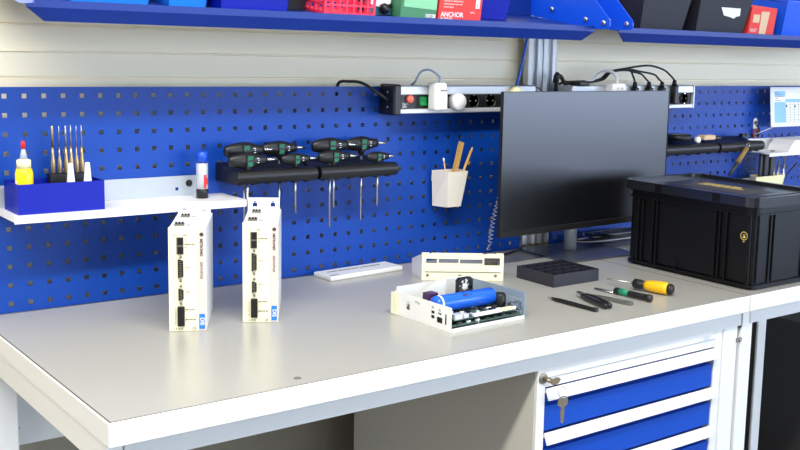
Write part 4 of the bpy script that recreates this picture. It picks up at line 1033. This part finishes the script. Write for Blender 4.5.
b = MB(); b.box((q.x-.022, -.06, 1.1415), (q.x+.022, -.035, 1.1445)); b.box((q.x-.016, -.056, 1.1445), (q.x-.004, -.04, 1.152)); b.box((q.x+.004, -.056, 1.1445), (q.x+.016, -.04, 1.152)); single('black_clip', b, M['black'], 'low black clip on the far rail left of the red ring', 'clip', loc=(q.x, -.045, 1.1415))
# hook with red ring
q = A(757, 125, Y=-.01)
t = thing('panel_hook', 'white hook tag with red ring hanging on the far panel beside the document', 'hook', (q.x, -.005, q.z))
b = MB(); b.lathe([(0, .011), (.003, .011), (.003, 0)], (q.x, -.0015, q.z+.012), (0, -1, 0), 16, None); b.box((q.x-.010, -.0045, q.z-.012), (q.x+.010, -.0015, q.z+.012)); part('tag', b, M['inkw'], t)
b = MB(); b.lathe([(0, .005), (.001, .005), (.001, 0)], (q.x, -.0047, q.z+.008), (0, -1, 0), 12); part('tag_hole', b, M['ink'], t)
b = MB(); b.tube([(q.x-.005+.011*math.sin(a), -.010, q.z-.028+.014*math.cos(a)) for a in [2*PI*k/14 for k in range(15)]], .003, 8, 1); part('red_ring', b, mat('dull_red', (150, 60, 60), .5, noise=.05), t)
b = MB(); b.tube([(q.x+.004, -.007, q.z+.0), (q.x+.002, -.02, q.z-.02), (q.x+.004, -.012, q.z-.042)], .003); part('black_strap', b, M['black'], t)
# hanging brush
a = A(745, 141, Y=-.118); c = A(729, 176, Y=-.118); a = Vector((2.31, -.122, 1.124)); c = A(729.5, 175, Y=-.122)
a = A(747, 148, Y=-.122)
t = thing('wire_brush', 'brown wooden handled brush hanging at a slant below the far black rail', 'brush', a)
m_ = a.lerp(c, .55)
b = MB(); b.cyl(a, m_, .007, .0085, 10); part('handle', b, mat('brown_wood', (150, 120, 70), .6, noise=.15, nscale=30), t)
b = MB(); b.cyl(m_, c, .0065, .005, 10); part('bristles', b, M['dgrey'], t)
b = MB(); b.tube([a, a+Vector((.004, .006, .008)), a+Vector((.01, .0, .02)), a+Vector((.004, -.006, .008)), a], .001, 5, 3); part('hanging_loop', b, M['steel'], t)
# document frame
P0 = A(771.5, 87, Y=-.05); P1 = A(804, 84, Y=-.05); Pz = A(769, 127, Y=-.05).z
t = thing('document_holder', 'pale framed data sheet tilted on the far blue panel', 'document', (P0.x+.09, -.04, Pz))
fx0, fx1, fz0, fz1 = P0.x, P0.x+.21, Pz, P0.z
lean = Matrix.Translation((fx0, -.06, fz0)) @ Matrix.Rotation(math.radians(-6), 4, 'X')
Wd, Hd = fx1-fx0, fz1-fz0
b = MB(); b.box((0, 0, 0), (Wd, .003, Hd), .0008, lean); part('frame', b, M['inkw'], t)
b = MB(); b.box((.012, -.0008, .010), (Wd-.012, -.0002, Hd-.008), 0, lean); sh_ = part('sheet', b, M['paper'], t)
b = MB(); b.box((.018, -.0012, .014), (.08, -.0009, Hd-.05), 0, lean); b.box((.02, -.0012, Hd-.032), (.08, -.0009, Hd-.014), 0, lean); b.box((.08, -.0012, Hd-.05), (Wd-.02, -.0009, Hd-.040), 0, lean); part('blue_columns', b, M['sky'], sh_)
b = MB()
for k in range(9): b.box((.082, -.0012, .014+k*.0085), (Wd-.02, -.0009, .0146+k*.0085), 0, lean)
for k in range(5): b.box((.082+k*.024, -.00125, .014), (.0828+k*.024, -.00095, Hd-.052), 0, lean)
b.box((.082, -.0014, .066), (.090, -.0010, .074), 0, lean); b.box((.13, -.0014, .064), (.138, -.0010, .072), 0, lean)
for k in range(5): b.box((.022, -.0015, Hd-.018-k*.007), (.04+.015*(k % 3), -.0013, Hd-.0165-k*.007), 0, lean)
part('table_lines', b, M['ink'], sh_)
b = MB(); b.prism([(fx0+.0, -.058, fz0-.002), (fx0+.014, -.058, fz0-.002), (fx0-.006, -.010, fz0-.026), (fx0-.022, -.010, fz0-.029)], (.0, .003, 0)); part('arm', b, M['inkw'], t)
b = MB(); b.box((fx0-.024, -.012, fz0-.038), (fx0-.004, -.0015, fz0-.026)); part('arm_foot', b, M['black'], t)
# white shelf on the far panel
wx = A(767, 148, Y=-.1).x
t = thing('panel_shelf', 'white steel panel shelf at the right end, below the data sheet', 'shelf', (2.6, -.06, 1.09))
b = MB(); b.box((wx, -.11, 1.086), (2.88, -.0015, 1.090)); b.box((wx, -.112, 1.079), (2.88, -.1105, 1.090)); part('board', b, M['white'], t)
b = MB(); b.box((wx-.004, -.0045, 1.0905), (2.88, -.0018, 1.128)); part('back_plate', b, M['grey'], t)
q = A(779, 144, Y=-.008)
b = MB(); b.lathe([(0, .009), (.003, .009), (.003, 0)], (q.x, -.0048, q.z), (0, -1, 0), 14); part('hook_plug', b, M['black'], t)
q = A(790, 152, Y=-.08)
b = MB(); pts = []
for k in range(9):
    u = k/8; pts.append((q.x-.05+.16*u, -.105+.0*u, 1.0905+.03*math.sin(u*PI*.5)))
b.prism([(p_[0], p_[1], p_[2]+.0015*0) for p_ in [(q.x-.045, -.105, 1.0905), (q.x+.16, -.105, 1.0905), (q.x+.16, -.105, 1.128), (q.x-.01, -.105, 1.128), (q.x-.03, -.105, 1.112)]], (0, .085, 0))
single('paper_stack', b, M['paper'], 'curled pile of white paper on the right end shelf', 'paper', loc=(q.x+.05, -.06, 1.0905))
# cup with tweezers behind the crate
ca_ = A(757, 170, Y=-.1).x; cb_ = A(787, 170, Y=-.1).x
t = thing('pencil_cup', 'white cup on the far panel, mostly hidden behind the black crate', 'cup', ((ca_+cb_)/2, -.05, .93))
top = [(ca_+.045, -.04), (ca_+.006, -.095), (cb_, -.095), (cb_+.02, -.04)]; bot = [(ca_+.055, -.04), (ca_+.02, -.08), (cb_-.02, -.08), (cb_, -.04)]
b = MB(); cupmesh(b, top, bot, 1.012, .92, .002); part('body', b, M['cap_cream'], t)
b = MB(); b.box((ca_+.06, -.0395, .98), (cb_-.01, -.0005, .995)); part('hanger', b, M['cap_cream'], t)
for k, px in enumerate((762, 765, 768, 771)):
    p_ = A(px, 150+rnd.random()*4, Y=-.06)
    b = MB(); b.box((p_.x-.014, -.066-.006*(k % 2), .93+.002*k), (p_.x+.010, -.058-.006*(k % 2), p_.z-.0), .003)
    single('black_handle_tool', b, M['black'], 'black handled tool bunched at the left of the white cup behind the crate', 'tool', 'black tools in the far cup', (p_.x, -.06, .93))
for k, (px, py, dy) in enumerate(((774.5, 158, -.05), (779, 161, -.07), (784.5, 156, -.06))):
    p_ = A(px, py, Y=dy); q_ = A(px-1.5, 176, Y=dy)
    d_ = (q_-p_).normalized()
    b = MB(); b.cyl(p_, p_+d_*.15, .0045, .003, 8)
    single('steel_tweezers', b, M['steel'], 'upright steel tweezers in the cup behind the crate, '+('left', 'middle', 'right')[k]+' of three', 'tweezers', 'steel tweezers in the far cup', (p_.x, dy, .93))
p_ = A(797, 163, Y=-.03); q_ = A(786, 175, Y=-.05); d_ = (q_-p_).normalized()
b = MB(); b.cyl(p_, p_+d_*.16, .0022, seg=8)
single('probe', b, M['black'], 'thin black probe leaning far right out of the cup behind the crate', 'probe', loc=q_)
b = MB(); q = A(805, 178, Y=-.2); 

# ------------------------------------------------------------------ light
def area(name, loc, target, sx, sy, e, col=(1, 1, 1)):
    l = bpy.data.lights.new(name, 'AREA'); l.shape = 'RECTANGLE'; l.size = sx; l.size_y = sy; l.energy = e; l.color = col
    o = bpy.data.objects.new(name, l); COL.objects.link(o); o.location = loc
    d = Vector(target)-Vector(loc); o.rotation_euler = d.to_track_quat('-Z', 'Z').to_euler()
    # keep the long side along x
    z_ = -d.normalized(); x_ = Vector((1, 0, 0)); x_ = (x_-z_*x_.dot(z_)).normalized(); y_ = z_.cross(x_)
    o.matrix_world = Matrix(((x_.x, y_.x, z_.x, loc[0]), (x_.y, y_.y, z_.y, loc[1]), (x_.z, y_.z, z_.z, loc[2]), (0, 0, 0, 1)))
    return o
area('ceiling_tube_light', (-.8, -1.80, 2.9), (-.8, -.5, .85), 3.4, .2, 85, (1, .985, .94))
w = bpy.data.worlds.new('world'); sc.world = w; w.use_nodes = True
bg = w.node_tree.nodes['Background']; bg.inputs[0].default_value = (.97, .98, 1, 1); bg.inputs[1].default_value = .46

sc.view_settings.view_transform = 'Standard'; sc.view_settings.look = 'None'
sc.view_settings.gamma = 1; sc.view_settings.use_curve_mapping = False
sc.view_settings.exposure = 0.42
